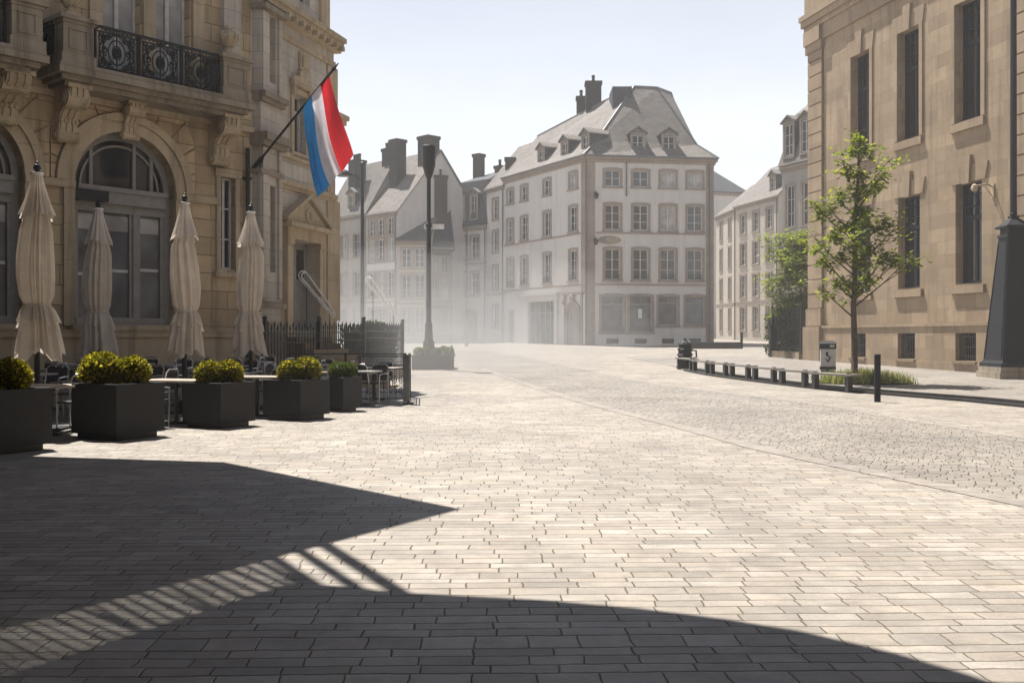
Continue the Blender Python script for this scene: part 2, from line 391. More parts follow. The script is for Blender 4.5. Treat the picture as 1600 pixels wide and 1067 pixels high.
    def mesh(s, name, mat, off=Vector((0, 0, 0)), smooth=False):
        me = bpy.data.meshes.new(name)
        me.from_pydata([tuple(v - off) for v in s.v], [], s.f)
        ul = me.uv_layers.new(name='UVMap').data
        vs = s.v
        for p in me.polygons:
            nx, ny, nz = p.normal
            if abs(nz) > 0.92:
                for li in p.loop_indices:
                    q = vs[me.loops[li].vertex_index]; ul[li].uv = (q.x, q.y)
            else:
                l = math.hypot(nx, ny); tx, ty = -ny / l, nx / l
                sl = max(0.3, l)
                for li in p.loop_indices:
                    q = vs[me.loops[li].vertex_index]; ul[li].uv = (q.x * tx + q.y * ty, q.z / sl)
        for m in (mat if isinstance(mat, (list, tuple)) else [mat]): me.materials.append(M[m] if isinstance(m, str) else m)
        if smooth:
            for p in me.polygons: p.use_smooth = True
        return me
    def build(s, name, mat, parent=None, smooth=False, bevel=0.0, label=None, loc=None):
        off = LOC.get(parent.name, Vector((0, 0, 0))) if parent else (Vector(loc) if loc else Vector((0, 0, 0)))
        o = bpy.data.objects.new(name, s.mesh(name, mat, off, smooth)); COL.objects.link(o)
        if parent: o.parent = parent; LOC[o.name] = off
        else: o.location = off; LOC[o.name] = off
        if bevel:
            b = o.modifiers.new('bevel', 'BEVEL'); b.width = bevel; b.segments = 2; b.limit_method = 'ANGLE'
        if label: o['label'] = label
        return o
LOC = {}
def tag(o, label=None, cat=None, group=None, kind=None):
    if label: o['label'] = label
    if cat: o['category'] = cat
    if group: o['group'] = group
    if kind: o['kind'] = kind
    return o
def thing(name, loc, label, cat, group=None, rz=0.0):
    o = bpy.data.objects.new(name, None); COL.objects.link(o); o.location = loc; o.rotation_euler.z = rz
    o.empty_display_size = 0.2
    LOC[o.name] = Vector(loc)
    return tag(o, label, cat, group)
KIDS = {}
def copy_tree(src, parent=None):
    c = src.copy(); COL.objects.link(c)
    if parent: c.parent = parent
    for ch in src.children: copy_tree(ch, c)
    return c

# ------------------------------------------------------------------ windows (shared meshes, placed on a facade)
WM = {}
RW = random.Random(77)
def win_parts(w, h, style):
    key = (round(w, 2), round(h, 2), style)
    if key in WM: return WM[key]
    st = STY[style]; fr = Fr(0, 0, 0); res = {}
    f = MB(fr); e = st['fw']; n0, n1 = -st['rec'] - 0.03, -st['rec'] + 0.04
    f.box(-w / 2, -w / 2 + e, n0, n1, 0, h); f.box(w / 2 - e, w / 2, n0, n1, 0, h)
    f.box(-w / 2 + e, w / 2 - e, n0, n1, 0, e * 1.3); f.box(-w / 2 + e, w / 2 - e, n0, n1, h - e, h)
    bars = st['bars'](w, h)
    for a, b, c, d in bars: f.box(a, b, n0 + 0.012, n1 - 0.012, c, d)
    res['frame'] = f.mesh('window', st['fm'])
    p = MB(fr); p.box(-w / 2 + e * 0.5, w / 2 - e * 0.5, n0 - 0.02, n0 + 0.006, e * 0.5, h - e * 0.5); res['pane'] = p.mesh('pane', st['pm'])
    if st.get('sur'):
        q = MB(fr); sw = st['sur']; t = 0.05
        q.box(-w / 2 - sw, -w / 2, 0.0, t, -0.02, h); q.box(w / 2, w / 2 + sw, 0.0, t, -0.02, h)
        if st.get('crest'):
            k = 8; pl = [(-w / 2 - sw, h), (w / 2 + sw, h), (w / 2 + sw, h + sw * 0.8)]
            pl += [(w / 2 + sw - (w + 2 * sw) * i / k, h + sw * 0.8 + st['crest'] * math.sin(math.pi * i / k)) for i in range(1, k)] + [(-w / 2 - sw, h + sw * 0.8)]
            q.prism(pl, 0.0, t + 0.012)
        else: q.box(-w / 2 - sw, w / 2 + sw, 0.0, t + 0.012, h, h + sw)
        res['surround'] = q.mesh('surround', st['sm'])
    if st.get('sill'):
        q = MB(fr); sw = st.get('sur', 0.1) + 0.04
        q.box(-w / 2 - sw, w / 2 + sw, 0.0, st['sill'], -0.16, -0.02); q.box(-w / 2, w / 2, -st['rec'] + 0.02, 0.0, -0.1, 0.004)
        res['sill'] = q.mesh('sill', st['sm'])
    if st.get('guard'):
        q = MB(fr); y = 0.09
        for z in (0.12, 0.42): q.box(-w / 2, w / 2, y - 0.015, y + 0.015, z - 0.015, z + 0.015)
        k = int(w / 0.11)
        for i in range(k + 1): q.box(-w / 2 + i * w / k - 0.008, -w / 2 + i * w / k + 0.008, y - 0.008, y + 0.008, 0.06, 0.42)
        res['guard'] = q.mesh('window_guard', 'iron_g')
    WM[key] = res; return res
def b_casement(w, h):
    b = [(-0.035, 0.035, 0.06, h - 0.05)]
    k = 2 if h < 1.5 else 3
    for i in range(1, k): b.append((-w / 2 + 0.05, w / 2 - 0.05, h * i / k - 0.018, h * i / k + 0.018))
    return b
def b_cross(w, h):
    zt = h * 0.72
    return [(-w / 2 + 0.06, w / 2 - 0.06, zt - 0.05, zt + 0.05), (-0.035, 0.035, 0.06, zt - 0.05), (-0.03, 0.03, zt + 0.05, h - 0.06)]
def b_shop(w, h):
    zt = h * 0.78
    return [(-w / 2 + 0.06, w / 2 - 0.06, zt - 0.05, zt + 0.05), (-0.03, 0.03, zt + 0.05, h - 0.06)]
def b_tall(w, h):
    zt = h * 0.66; b = [(-w / 2 + 0.08, w / 2 - 0.08, zt - 0.09, zt + 0.09), (-0.06, 0.06, 0.1, zt - 0.09), (-0.06, 0.06, zt + 0.09, h - 0.1)]
    for i in (1, 2): b.append((-w / 2 + 0.08, w / 2 - 0.08, zt + (h - zt) * i / 3 - 0.02, zt + (h - zt) * i / 3 + 0.02))
    for s in (-1, 1): b.append((s * w / 4 - 0.018, s * w / 4 + 0.018, zt + 0.09, h - 0.1))
    return b
def b_french(w, h):
    b = [(-0.05, 0.05, 0.08, h - 0.06)]
    for z in (h * 0.3, h * 0.68): b.append((-w / 2 + 0.06, w / 2 - 0.06, z - 0.03, z + 0.03))
    return b
def b_none(w, h): return []
STY = {
 'main': dict(fw=0.055, rec=0.16, bars=b_casement, fm='wfr', pm='glass', sur=0.2, crest=0.08, sill=0.12, sm='pinkst'),
 'mainlow': dict(fw=0.055, rec=0.16, bars=b_casement, fm='wfr', pm='glass', sur=0.2, crest=0.08, sill=0.12, sm='pinkst', guard=1),
 'shop': dict(fw=0.07, rec=0.2, bars=b_shop, fm='gfr', pm='glass_g', sur=0.2, crest=0.08, sill=0.1, sm='pinkst'),
 'shopg': dict(fw=0.07, rec=0.2, bars=b_shop, fm='gfr', pm='glass_g', sur=0.2, crest=0.08, sill=0.1, sm='pinkst', guard=1),
 'vent': dict(fw=0.03, rec=0.1, bars=b_none, fm='iron_g', pm='glass_d'),
 'far': dict(fw=0.06, rec=0.15, bars=b_casement, fm='wfr', pm='glass', sur=0.18, sill=0.1, sm='pinkst'),
 'fard': dict(fw=0.06, rec=0.15, bars=b_casement, fm='gfr', pm='glass', sur=0.18, sill=0.1, sm='pinkst'),
 'tan': dict(fw=0.09, rec=0.36, bars=b_tall, fm='bfr', pm='glass_d'),
 'narrow': dict(fw=0.045, rec=0.2, bars=b_casement, fm='wfr', pm='glass', sm='trim'),
 'french': dict(fw=0.06, rec=0.26, bars=b_french, fm='wfr', pm='glass_c'),
 'bay': dict(fw=0.05, rec=0.2, bars=b_cross, fm='wfr', pm='glass', sur=0.16, sill=0.1, sm='trim'),
 'dorm': dict(fw=0.05, rec=0.06, bars=b_casement, fm='wfr', pm='glass'),
}
def put_window(root, fr, u, z, w, h, style, n=0.0, name='window'):
    P = win_parts(w, h, style); base = fr.p(u, n, z) - LOC[root.name]
    o = bpy.data.objects.new(name, P['frame']); COL.objects.link(o); o.parent = root; o.location = base; o.rotation_euler.z = fr.a
    for k, nm in (('pane', 'pane'), ('surround', 'surround'), ('sill', 'sill'), ('guard', 'window_guard')):
        if k in P:
            _mat = None
            if k == 'pane' and style in ('main', 'mainlow', 'far', 'fard', 'bay', 'dorm'): _mat = RW.choice((None, None, None, 'glass_g', 'glass_c', 'glass_d'))
            c = bpy.data.objects.new(nm, P[k]); COL.objects.link(c); c.parent = o
            if _mat: c.material_slots[0].link = 'OBJECT'; c.material_slots[0].material = M[_mat]
    return o
HAZE = 0.0016
MIST = [(-5.0, 52, 0.3, 7, 22, 2.0, 0.005), (-4.2, 54, 0.4, 8.5, 27, 3.6, 0.005), (-3, 60, 0.5, 11, 31, 6.0, 0.005), (-5.5, 40, 0.6, 6.5, 12, 2.2, 0.010), (-4.8, 37, 0.9, 6, 10, 3.8, 0.011)]
SKY = 0.05; SUN = 5.0; EXPO = 1.05; DUST = 0.3
EL = R(65); SH = Vector((-0.573, 0.819, 0)).normalized()
VEIL = (11.8, 12.0, 12.4, 1)
# ================================================================== the setting: ground, road, pavement
def sheet(name, mat, left, right, dz, ys, label=None):
    """a strip of ground between two outlines x(y), laid on the ground profile"""
    mb = MB()
    for a, b in zip(ys, ys[1:]):
        mb.poly((left(a), a, g(a) + dz), (right(a), a, g(a) + dz), (right(b), b, g(b) + dz), (left(b), b, g(b) + dz))
    o = mb.build(name, mat); o['kind'] = 'structure'; return o
YS = [-60, -20, 0, 4, 8, 12, 16, 18, 19.5, 21, 22.5, 24, 25.5, 27, 28.5, 30, 34, 38, 44, 50, 56, 62, 70, 80, 90, 100, 112, 125, 160, 260, 500, 1200]
sheet('ground', 'paving', lambda y: -500, lambda y: 500, 0.0, YS)
def polyx(pts):
    pts = sorted(pts, key=lambda p: p[1])
    def f(y):
        if y <= pts[0][1]: (x0, y0), (x1, y1) = pts[0], pts[1]
        elif y >= pts[-1][1]: (x0, y0), (x1, y1) = pts[-2], pts[-1]
        else:
            for (x0, y0), (x1, y1) in zip(pts, pts[1:]):
                if y0 <= y <= y1: break
        return x0 + (x1 - x0) * (y - y0) / (y1 - y0)
    return f
LS = polyx([gp(*q) for q in [(784, 587), (886, 621), (1060, 666), (1206, 706), (1375, 740), (1504, 767), (1600, 787)]])
RS = polyx([gp(*q) for q in [(812, 556), (1015, 599), (1150, 616), (1285, 632), (1431, 657), (1577, 680)]])
RY = [3, 6, 8, 9.5, 11, 12.5, 14, 15.5, 17, 18.5, 20, 22, 24, 26, 28, 30, 33, 37, 42, 47, 52, 57, 62, 68]
sheet('road', 'setts', lambda y: LS(y) - 0.02, lambda y: RS(y) + 0.02, 0.003, RY)
def strip(name, f, w):
    return sheet(name, 'slabs', lambda y: f(y) - w, lambda y: f(y) + w, 0.006, RY)
strip('road_edge', LS, 0.15); strip('road_edge', RS, 0.17)
KB = polyx([gp(*q) for q in [(1055, 577), (1104, 587), (1171, 596), (1262, 607), (1335, 613.5), (1400, 619), (1500, 627), (1600, 637)]])
WY = [14, 16, 18, 19.5, 21, 22.5, 24, 25.5, 27, 28.5, 30, 32, 34, 36, 38, 39.5, 44, 50, 54]
sheet('pavement', 'walk', lambda y: KB(y) + 0.5, lambda y: 40, 0.009, WY)
# two low kerb strips at the pavement edge, dark colour standing for riser shade
for off, h in ((0.0, 0.06), (0.5, 0.1)):
    mb = MB(); ks = [14 + i * 0.8 for i in range(33)]
    for a, b in zip(ks, ks[1:]):
        if b > 39: break
        for (x0, x1, z0, z1) in ((0, 0.14, -0.05, h),):
            A = [(KB(a) + off + x0, a, g(a) + z0), (KB(a) + off + x1, a, g(a) + z0), (KB(b) + off + x1, b, g(b) + z0), (KB(b) + off + x0, b, g(b) + z0)]
            B = [(p[0], p[1], p[2] - z0 + z1) for p in A]
            mb.add(A + B, [(4, 5, 6, 7), (0, 4, 7, 3), (1, 2, 6, 5)])
    o = mb.build('kerb', 'kerb'); o['kind'] = 'structure'

# ================================================================== left building
P0 = Vector((-8.55, 24.0, 0)); aA = math.atan2(0.769, 0.639); aB = math.atan2(0.963, 0.27)
FA = Fr(P0.x, P0.y, aA); SC = 2.91
cc = FA.p(SC, 0, 0); FB = Fr(cc.x, cc.y, aB)
lb = thing('corner_palace', (cc.x, cc.y, 0), 'ochre sandstone palace with arched ground floor windows and an iron railed balcony', 'building')
ZT = 12.0; TB = 4.85
ARCH = (-0.53, -4.13, -7.73)
ops = []
for c in ARCH: ops.append((c - 1.25, c + 1.25, 1.75, 4.95, 'arch'))
for c in (0.0, -3.75, -7.6):
    for d in (-0.64, 0.66): ops.append((c + d - 0.46, c + d + 0.46, 7.4, 11.3))
ops.append((1.98, 2.42, 3.2, 5.5))
w = MB(FA); w.wall(-13.5, SC, -0.3, ZT, ops, 0.42)
w.build('wall', 'ash_warm', lb)
opsB = [(1.98, 3.62, 1.7, 4.2), (2.27, 2.97, 6.66, 8.28), (2.62, 3.28, 10.95, 11.7)]
w = MB(FB); w.wall(0, TB, -0.3, 10.4, opsB[:2], 0.4); w.wall(0, TB - 0.45, 10.4, ZT, opsB[2:], 0.4); w.poly((TB - 0.45, 0, 10.4), (TB - 0.45, -9, 10.4), (TB - 0.45, -9, ZT), (TB - 0.45, 0, ZT)); w.poly((TB - 0.45, 0, 10.4), (TB - 0.45, -9, 10.4), (TB, -9, 10.4), (TB, 0, 10.4))
q = FB.p(TB, 0, 0); q2 = FB.p(TB, -9, 0); s2 = FA.p(-13.5, 0, 0); s3 = FA.p(-13.5, -9, 0)
w.fr = None
for a, b, zt_ in ((q, q2, 10.4), (q2, s3, ZT), (s3, s2, ZT)): w.poly((a.x, a.y, -0.3), (b.x, b.y, -0.3), (b.x, b.y, zt_), (a.x, a.y, zt_))
w.build('wall', 'ash_grey', lb)
rf = MB()
ring0 = [FA.p(-13.5, 0.0, ZT), FA.p(SC, 0.0, ZT), FB.p(TB - .45, 0.0, ZT), FB.p(TB - .45, -9, ZT), FA.p(-13.5, -9, ZT)]
ctr = Vector((-10.5, 27.5, 0))
ring1 = [Vector((p.x + (ctr.x - p.x) * 0.5, p.y + (ctr.y - p.y) * 0.5, ZT + 3.0)) for p in ring0]
rf.add(ring0 + ring1, [(i, (i + 1) % 5, 5 + (i + 1) % 5, 5 + i) for i in range(5)] + [(5, 6, 7, 8, 9)])
rf.build('roof', 'slate', lb)
t = MB(FA)                                           # plinth, courses, impost bands, cornice of the main front
t.box(-13.4, SC + 0.06, 0.0, 0.12, -0.3, 1.5); t.box(-13.4, SC + 0.1, 0.0, 0.17, 1.5, 1.66)
edges = [-13.4] + sorted(x for c in ARCH for x in (c - 1.25, c + 1.25)) + [SC + 0.02]
for a, b in zip(edges[0::2], edges[1::2]):
    b2 = min(b, SC)
    if b == SC + 0.02:
        t.box(a, 1.95, 0.0, 0.1, 4.78, 4.95)
    else: t.box(a, b, 0.0, 0.1, 4.78, 4.95)
t.box(-13.4, SC + 0.05, 0.0, 0.1, 6.72, 6.86); t.box(-13.4, SC + 0.2, 0.0, 0.25, 11.75, 12.0)
t.build('moulding', 'trim', lb)
for c in ARCH:                                       # archivolts, voussoirs, keystone
    t = MB(FA); t.arcstrip(c, 4.95, 1.25, 1.5, 0.0, 0.07, k=28); t.arcstrip(c, 4.95, 1.5, 1.68, 0.0, 0.13, k=28)
    for s in (-1, 1): t.box(c + s * 1.25 - (0.25 if s < 0 else 0), c + s * 1.25 + (0.25 if s > 0 else 0), 0.0, 0.07, 1.75, 4.78)
    t.build('archivolt', 'trim', lb)
    t = MB(FA); k = 11
    for i in range(k):
        a0 = math.pi * i / k + 0.012; a1 = math.pi * (i + 1) / k - 0.012
        ro = 2.12 if i % 2 else 2.34
        pl = [(c + 1.71 * math.cos(a0), 4.95 + 1.71 * math.sin(a0))]
        for a in (a0, a1):
            rr = min(ro, 1.74 / max(0.05, math.sin(a))); rr = max(rr, 1.72)
            rr = min(rr, 1.78 / max(0.2, abs(math.cos(a)))) if abs(math.cos(a)) > 0.3 else rr
            pl.append((c + rr * math.cos(a), 4.95 + rr * math.sin(a)))
        pl.append((c + 1.71 * math.cos(a1), 4.95 + 1.71 * math.sin(a1)))
        t.prism(pl, 0.0, 0.045)
    t.build('voussoir', 'ash_warm', lb)
    # the arched window: frame with mullions and a heavy transom, tall lights below
    f = MB(FA); m0, m1 = -0.36, -0.24
    f.arcstrip(c, 4.95, 1.1, 1.25, m0, m1, k=28)
    f.box(c - 1.25, c - 1.1, m0, m1, 1.75, 4.95); f.box(c + 1.1, c + 1.25, m0, m1, 1.75, 4.95)
    f.box(c - 1.1, c + 1.1, m0, m1 + 0.12, 4.55, 4.82); f.box(c - 1.1, c + 1.1, m0, m1 + 0.17, 4.82, 4.93)
    for u in (-0.72, 0.34, 0.78):
        zt = 4.95 + math.sqrt(1.12 ** 2 - u * u); f.box(c + u - 0.04, c + u + 0.04, m0 + 0.01, m1, 4.93, zt)
    f.arcstrip(c, 4.95, 0.94, 0.99, m0 + 0.02, m1 - 0.02, k=28)
    f.box(c + 0.3, c + 0.42, m0, m1 + 0.03, 1.75, 4.55); f.box(c - 0.5, c - 0.42, m0, m1, 1.75, 4.55)
    f.box(c - 1.1, c + 1.1, m0, m1 + 0.05, 1.75, 1.95); f.box(c - 1.1, c + 1.1, m0, m1 + 0.02, 4.36, 4.55)
    for a, b in ((-1.1, -1.02), (0.22, 0.3), (0.42, 0.5), (1.02, 1.1)): f.box(c + a, c + b, m0 + 0.015, m1 - 0.01, 1.95, 4.36)
    fo = f.build('arched_window', 'gfr', lb)
    p = MB(FA); p.box(c - 1.14, c + 1.14, m0 - 0.03, m0 + 0.03, 4.9, 4.95)
    p.prism([(c + 1.14 * math.cos(math.pi * i / 24), 4.95 + 1.14 * math.sin(math.pi * i / 24)) for i in range(25)], m0 + 0.02, m0 + 0.045)
    p.build('pane', 'glass', fo)
    p = MB(FA)
    p.box(c - 1.12, c + 1.12, m0 + 0.02, m0 + 0.045, 1.8, 4.52); p.build('pane', 'glass_g', fo)
    p = MB(FA)                                       # pale blinds drawn behind the lower lights
    for a, b, zb in ((-0.42, 0.22, 3.0), (0.5, 1.0, 3.05), (-1.02, -0.5, 2.9)):
        p = MB(FA); p.box(c + a, c + b, m0 + 0.05, m0 + 0.058, zb, zb + 0.07); p.build('glazing_bar', 'wfr', fo)
        p = MB(FA); p.box(c + a, c + b, m0 + 0.05, m0 + 0.055, 3.95, 4.3); p.build('blind', 'glass_c', fo)
    t = MB(FA); t.box(c - 1.35, c + 1.35, 0.0, 0.2, 1.66, 1.78); t.build('sill', 'trim', fo)
t = MB(FA); t.box(-1.78, -0.98, -0.2, 0.06, 4.56, 4.8); t.build('sign_board', 'sign', lb)
def console(root, fr, u, zt, w, h, d):
    t = MB(fr)
    pl = [(0, zt), (d, zt), (d, zt - 0.1 * h), (d * 0.97, zt - 0.2 * h), (d * 0.8, zt - 0.33 * h), (d * 0.52, zt - 0.42 * h), (d * 0.36, zt - 0.55 * h), (d * 0.34, zt - 0.75 * h), (d * 0.3, zt - 0.92 * h), (d * 0.14, zt - h), (0, zt - h)]
    t.sprism(pl, u - w / 2, u + w / 2)
    for s in (-1, 0, 1):                             # raised ribs down its face and rolled volutes
        t.sprism([(n + 0.035 if n > 0 else n, z) for n, z in pl], u + s * w * 0.32 - 0.045, u + s * w * 0.32 + 0.045)
    for (n, z, r) in ((d * 0.72, zt - 0.2 * h, 0.19 * h), (d * 0.24, zt - 0.88 * h, 0.12 * h)):
        for k in range(3):
            rr = r * (1 - 0.3 * k); e = w / 2 + 0.03 + 0.022 * k
            t.sprism([(n + rr * math.cos(2 * math.pi * i / 14), z + rr * math.sin(2 * math.pi * i / 14)) for i in range(14)], u - e, u + e)
    t.box(u - w / 2 - 0.06, u + w / 2 + 0.06, 0, d + 0.05, zt - 0.03, zt + 0.06)
    for i in range(5): t.ball((u - w * 0.4 + i * w * 0.2, d * 0.37, zt - 0.6 * h), 0.06, 8)
    return t.build('console', 'trim', root)
def pedestal(root, fr, u0, u1, n0, n1, z0, finial):
    t = MB(fr)
    t.box(u0, u1, n0, n1, z0, z0 + 0.2); t.box(u0 + 0.05, u1 - 0.05, n0 + 0.05, n1 - 0.05, z0 + 0.2, z0 + 0.84)
    a, b = u0 + 0.17, u1 - 0.17
    for q in ((a, b, z0 + 0.3, z0 + 0.34), (a, b, z0 + 0.7, z0 + 0.74)): t.box(q[0], q[1], n1 - 0.05, n1 - 0.025, q[2], q[3])
    for q in (a, b - 0.04): t.box(q, q + 0.04, n1 - 0.05, n1 - 0.026, z0 + 0.34, z0 + 0.7)
    t.box(u0 + 0.02, u1 - 0.02, n0 + 0.02, n1 - 0.02, z0 + 0.84, z0 + 0.91); t.box(u0 - 0.04, u1 + 0.04, n0 - 0.04, n1 + 0.04, z0 + 0.91, z0 + 1.0)
    o = t.build('pedestal', 'trim_dark', root)
    if finial:
        t = MB(fr); c = ((u0 + u1) / 2, (n0 + n1) / 2)
        t.box(c[0] - 0.2, c[0] + 0.2, c[1] - 0.2, c[1] + 0.2, z0 + 1.0, z0 + 1.12)
        t.lathe([(r, z0 + 1.12 + z) for r, z in ((0.16, 0), (0.08, 0.06), (0.07, 0.14), (0.15, 0.2), (0.235, 0.34), (0.24, 0.44), (0.18, 0.53), (0.1, 0.57), (0.12, 0.61), (0.06, 0.68), (0.01, 0.72))], c, 18)
        for i in range(9):
            q = 2 * math.pi * i / 9; t.tube([(c[0] + r * math.cos(q), c[1] + r * math.sin(q), z0 + 1.12 + z) for r, z in ((0.1, 0.17), (0.25, 0.35), (0.245, 0.45), (0.12, 0.56))], 0.028, 5)
        t.build('finial', 'trim', o)
    return o
def spiral(cu, cz, r0, r1, a0, turns, k=20):
    return [(cu + (r0 + (r1 - r0) * i / k) * math.cos(a0 + turns * 2 * math.pi * i / k), cz + (r0 + (r1 - r0) * i / k) * math.sin(a0 + turns * 2 * math.pi * i / k)) for i in range(k + 1)]
def iron_panel(root, fr, u0, u1, n, z0, h, along='u'):
    """wrought iron balcony panel: frame, a medallion inside nested ovals, and scrolls"""
    t = MB(fr); W = u1 - u0; c = (u0 + u1) / 2; m = z0 + h * 0.5
    T = (lambda u, z: (u, n, z)) if along == 'u' else (lambda u, z: (n, u, z))
    def line(pts, r=0.011): t.tube([T(*p) for p in pts], r * 1.35, 5)
    line([(u0, z0 + 0.05), (u1, z0 + 0.05)], 0.016); line([(u0, z0 + h - 0.1), (u1, z0 + h - 0.1)], 0.013); line([(u0, z0 + h), (u1, z0 + h)], 0.028)
    for u in (u0, u1): line([(u, z0), (u, z0 + h)], 0.024)
    for u in (u0 + 0.09, u1 - 0.09): line([(u, z0 + 0.05), (u, z0 + h - 0.1)], 0.011)
    line([(c, z0 + 0.05), (c, z0 + h)], 0.013)
    for k, (a, b) in enumerate(((0.1, 0.14), (0.2, 0.26), (0.33, 0.36), (0.4, 0.4))):
        a *= min(1.0, W / 0.95); b *= h / 0.9
        line([(c + a * math.sin(2 * math.pi * i / 24), m - 0.03 + b * math.cos(2 * math.pi * i / 24)) for i in range(25)], 0.012)
    pl = [T(c + 0.085 * math.cos(2 * math.pi * i / 12), m - 0.03 + 0.12 * math.sin(2 * math.pi * i / 12)) for i in range(12)]
    for i in range(12):
        p = T(c + 0.05 * math.cos(2 * math.pi * i / 12), m - 0.03 + 0.08 * math.sin(2 * math.pi * i / 12)); t.ball(p, 0.04, 6)
    for s in (-1, 1):
        for zz, sg in ((z0 + 0.16, 1), (z0 + h - 0.22, -1)):
            line(spiral(c + s * W * 0.36, zz, 0.1, 0.02, math.pi / 2, s * 1.6), 0.012)
            line(spiral(c + s * W * 0.2, zz - sg * 0.02, 0.075, 0.015, 0, -s * 1.6), 0.011)
            t.ball(T(c + s * W * 0.3, zz + sg * 0.1), 0.03, 6)
        line(spiral(c + s * W * 0.3, m, 0.12, 0.02, math.pi / 2, -s * 1.5), 0.012)
        line([(c + s * W * 0.42, z0 + 0.1 + (h - 0.25) * i / 10 ) for i in range(11)] if False else [(c + s * (W * 0.4 - 0.1 * math.sin(math.pi * i / 10)), z0 + 0.08 + (h - 0.2) * i / 10) for i in range(11)], 0.012)
        for i in range(5): t.ball(T(c + s * (W * 0.24 + 0.02 * i), z0 + 0.2 + 0.14 * i), 0.026, 6)
    for i in range(int(W / 0.1)): t.ball(T(u0 + 0.05 + i * 0.1, z0 + h - 0.05), 0.018, 6)
    return t.build('iron_panel', 'iron', root)
def balcony(u0, u1, nd, pads, panels, fin):
    t = MB(FA)
    t.box(u0 + 0.25, u1 - 0.25, 0, nd - 0.28, 6.86, 6.96); t.box(u0 + 0.12, u1 - 0.12, 0, nd - 0.14, 6.96, 7.06)
    t.box(u0, u1, 0, nd, 7.06, 7.22); t.box(u0 + 0.04, u1 - 0.04, 0, nd - 0.04, 7.22, 7.3)
    o = t.build('balcony', 'trim_dark', lb)
    for a, b in pads: pedestal(o, FA, a, b, nd - 0.85, nd - 0.06, 7.3, fin)
    for a, b in panels: iron_panel(o, FA, a, b, nd - 0.2, 7.31, 0.93)
    return o
b1 = balcony(-2.6, 2.32, 1.02, [(-2.52, -1.76), (1.42, 2.24)], [(-1.72, -0.72), (-0.68, 0.36), (0.4, 1.38)], True)
b2 = balcony(-7.6, -2.98, 1.36, [(-3.74, -3.02), (-7.5, -6.8)], [(-4.8, -3.8), (-5.85, -4.85), (-6.78, -5.9)], False)
iron_panel(b1, FA, 0.06, 0.5, -2.5, 7.31, 0.93, 'n')
for u in (-2.03, 1.86): console(lb, FA, u, 6.86, 0.42, 1.12, 0.74)
console(lb, FA, -0.5, 6.84, 0.34, 0.82, 0.42)
for u in (-3.42, -6.9): console(lb, FA, u, 6.86, 0.5, 0.95, 1.0)
for c in (0.0, -3.75, -7.6):
    for d in (-0.64, 0.66): put_window(lb, FA, c + d, 7.4, 0.92, 3.9, 'french', name='french_door')
    t = MB(FA)
    for u in (-1.3, 0.01, 1.32): t.box(c + u - 0.15, c + u + 0.15, 0, 0.1, 7.3, 11.75)
    t.build('pilaster', 'trim', lb)
t = MB(FA); t.box(2.0, 2.5, 0.0, 0.16, 7.0, 11.75); t.box(1.93, 2.57, 0.0, 0.2, 7.3, 7.6); t.build('pilaster', 'ash_grey', lb)
put_window(lb, FA, 2.2, 3.2, 0.44, 2.3, 'narrow')
t = MB(FA)
for s in (-1, 1): t.box(2.2 + s * 0.22 - (0.12 if s < 0 else 0), 2.2 + s * 0.22 + (0.12 if s > 0 else 0), 0, 0.05, 3.1, 5.5)
t.box(1.82, 2.58, 0, 0.08, 5.5, 5.7); t.box(1.8, 2.6, 0, 0.12, 3.0, 3.12); t.build('window_surround', 'trim', lb)
for u, z0, z1 in ((-2.8, 7.3, 11.7), (2.72, 0.2, 6.3)):
    t = MB(FA); t.tube([(u, 0.13, z0), (u, 0.13, z1)], 0.055, 8)
    for i in range(int((z1 - z0) / 1.2)): t.box(u - 0.08, u + 0.08, 0.0, 0.2, z0 + 0.5 + 1.2 * i, z0 + 0.56 + 1.2 * i)
    t.build('downpipe', 'iron', lb)
# --- the flank: corner bay, courses, window with a hood, pedimented doorway
t = MB(FB)
opsC = [(0.56, 0.84, 3.2, 5.45), (0.54, 0.86, 8.15, 10.05)]
t.wall(0.06, 1.12, -0.3, 9.9, [opsC[0], (0.54, 0.86, 8.15, 9.899)], 0.2, 0.24)
t.box(0.06, 0.07, 0, 0.24, -0.3, 9.9); t.box(1.11, 1.12, 0, 0.24, -0.3, 9.9); t.box(0.06, 1.12, 0.0, 0.24, 9.9, 9.92)
for u0, u1 in ((0.1, 0.4), (0.94, 1.1)): t.box(u0, u1, 0.242, 0.3, 2.5, 6.4); t.box(u0, u1, 0.242, 0.3, 7.8, 9.9)
t.build('corner_bay', 'ash_grey', lb)
put_window(lb, FB, 0.7, 3.2, 0.28, 2.25, 'narrow', 0.1); put_window(lb, FB, 0.7, 8.15, 0.32, 1.75, 'narrow', 0.1)
t = MB(FB)
for z0, z1, n, x in ((6.42, 6.55, 0.4, 0.08), (6.55, 6.75, 0.5, 0.16), (7.55, 7.66, 0.36, 0.06), (7.66, 7.8, 0.44, 0.1), (9.92, 10.05, 0.45, 0.1), (2.28, 2.42, 0.32, 0.04), (5.7, 5.82, 0.33, 0.04)):
    t = MB(FB); t.box(-0.05, 1.12 + x, 0.0, n, z0, z1); t.build('moulding', 'trim_dark', lb)
t = MB(FB); t.box(0.0, 1.16, 0, 0.3, -0.3, 1.9)
t.build('moulding', 'trim_dark', lb)
t = MB(FB)
for z0, z1, n in ((9.62, 9.78, 0.06), (10.05, 10.2, 0.22), (10.2, 10.34, 0.3), (10.34, 10.48, 0.38), (11.8, 12.0, 0.2)):
    t.box(1.12 if z0 < 10 else 0, TB + n * 0.3 - (0.5 if z0 > 11 else 0), 0.001, n, z0, z1)
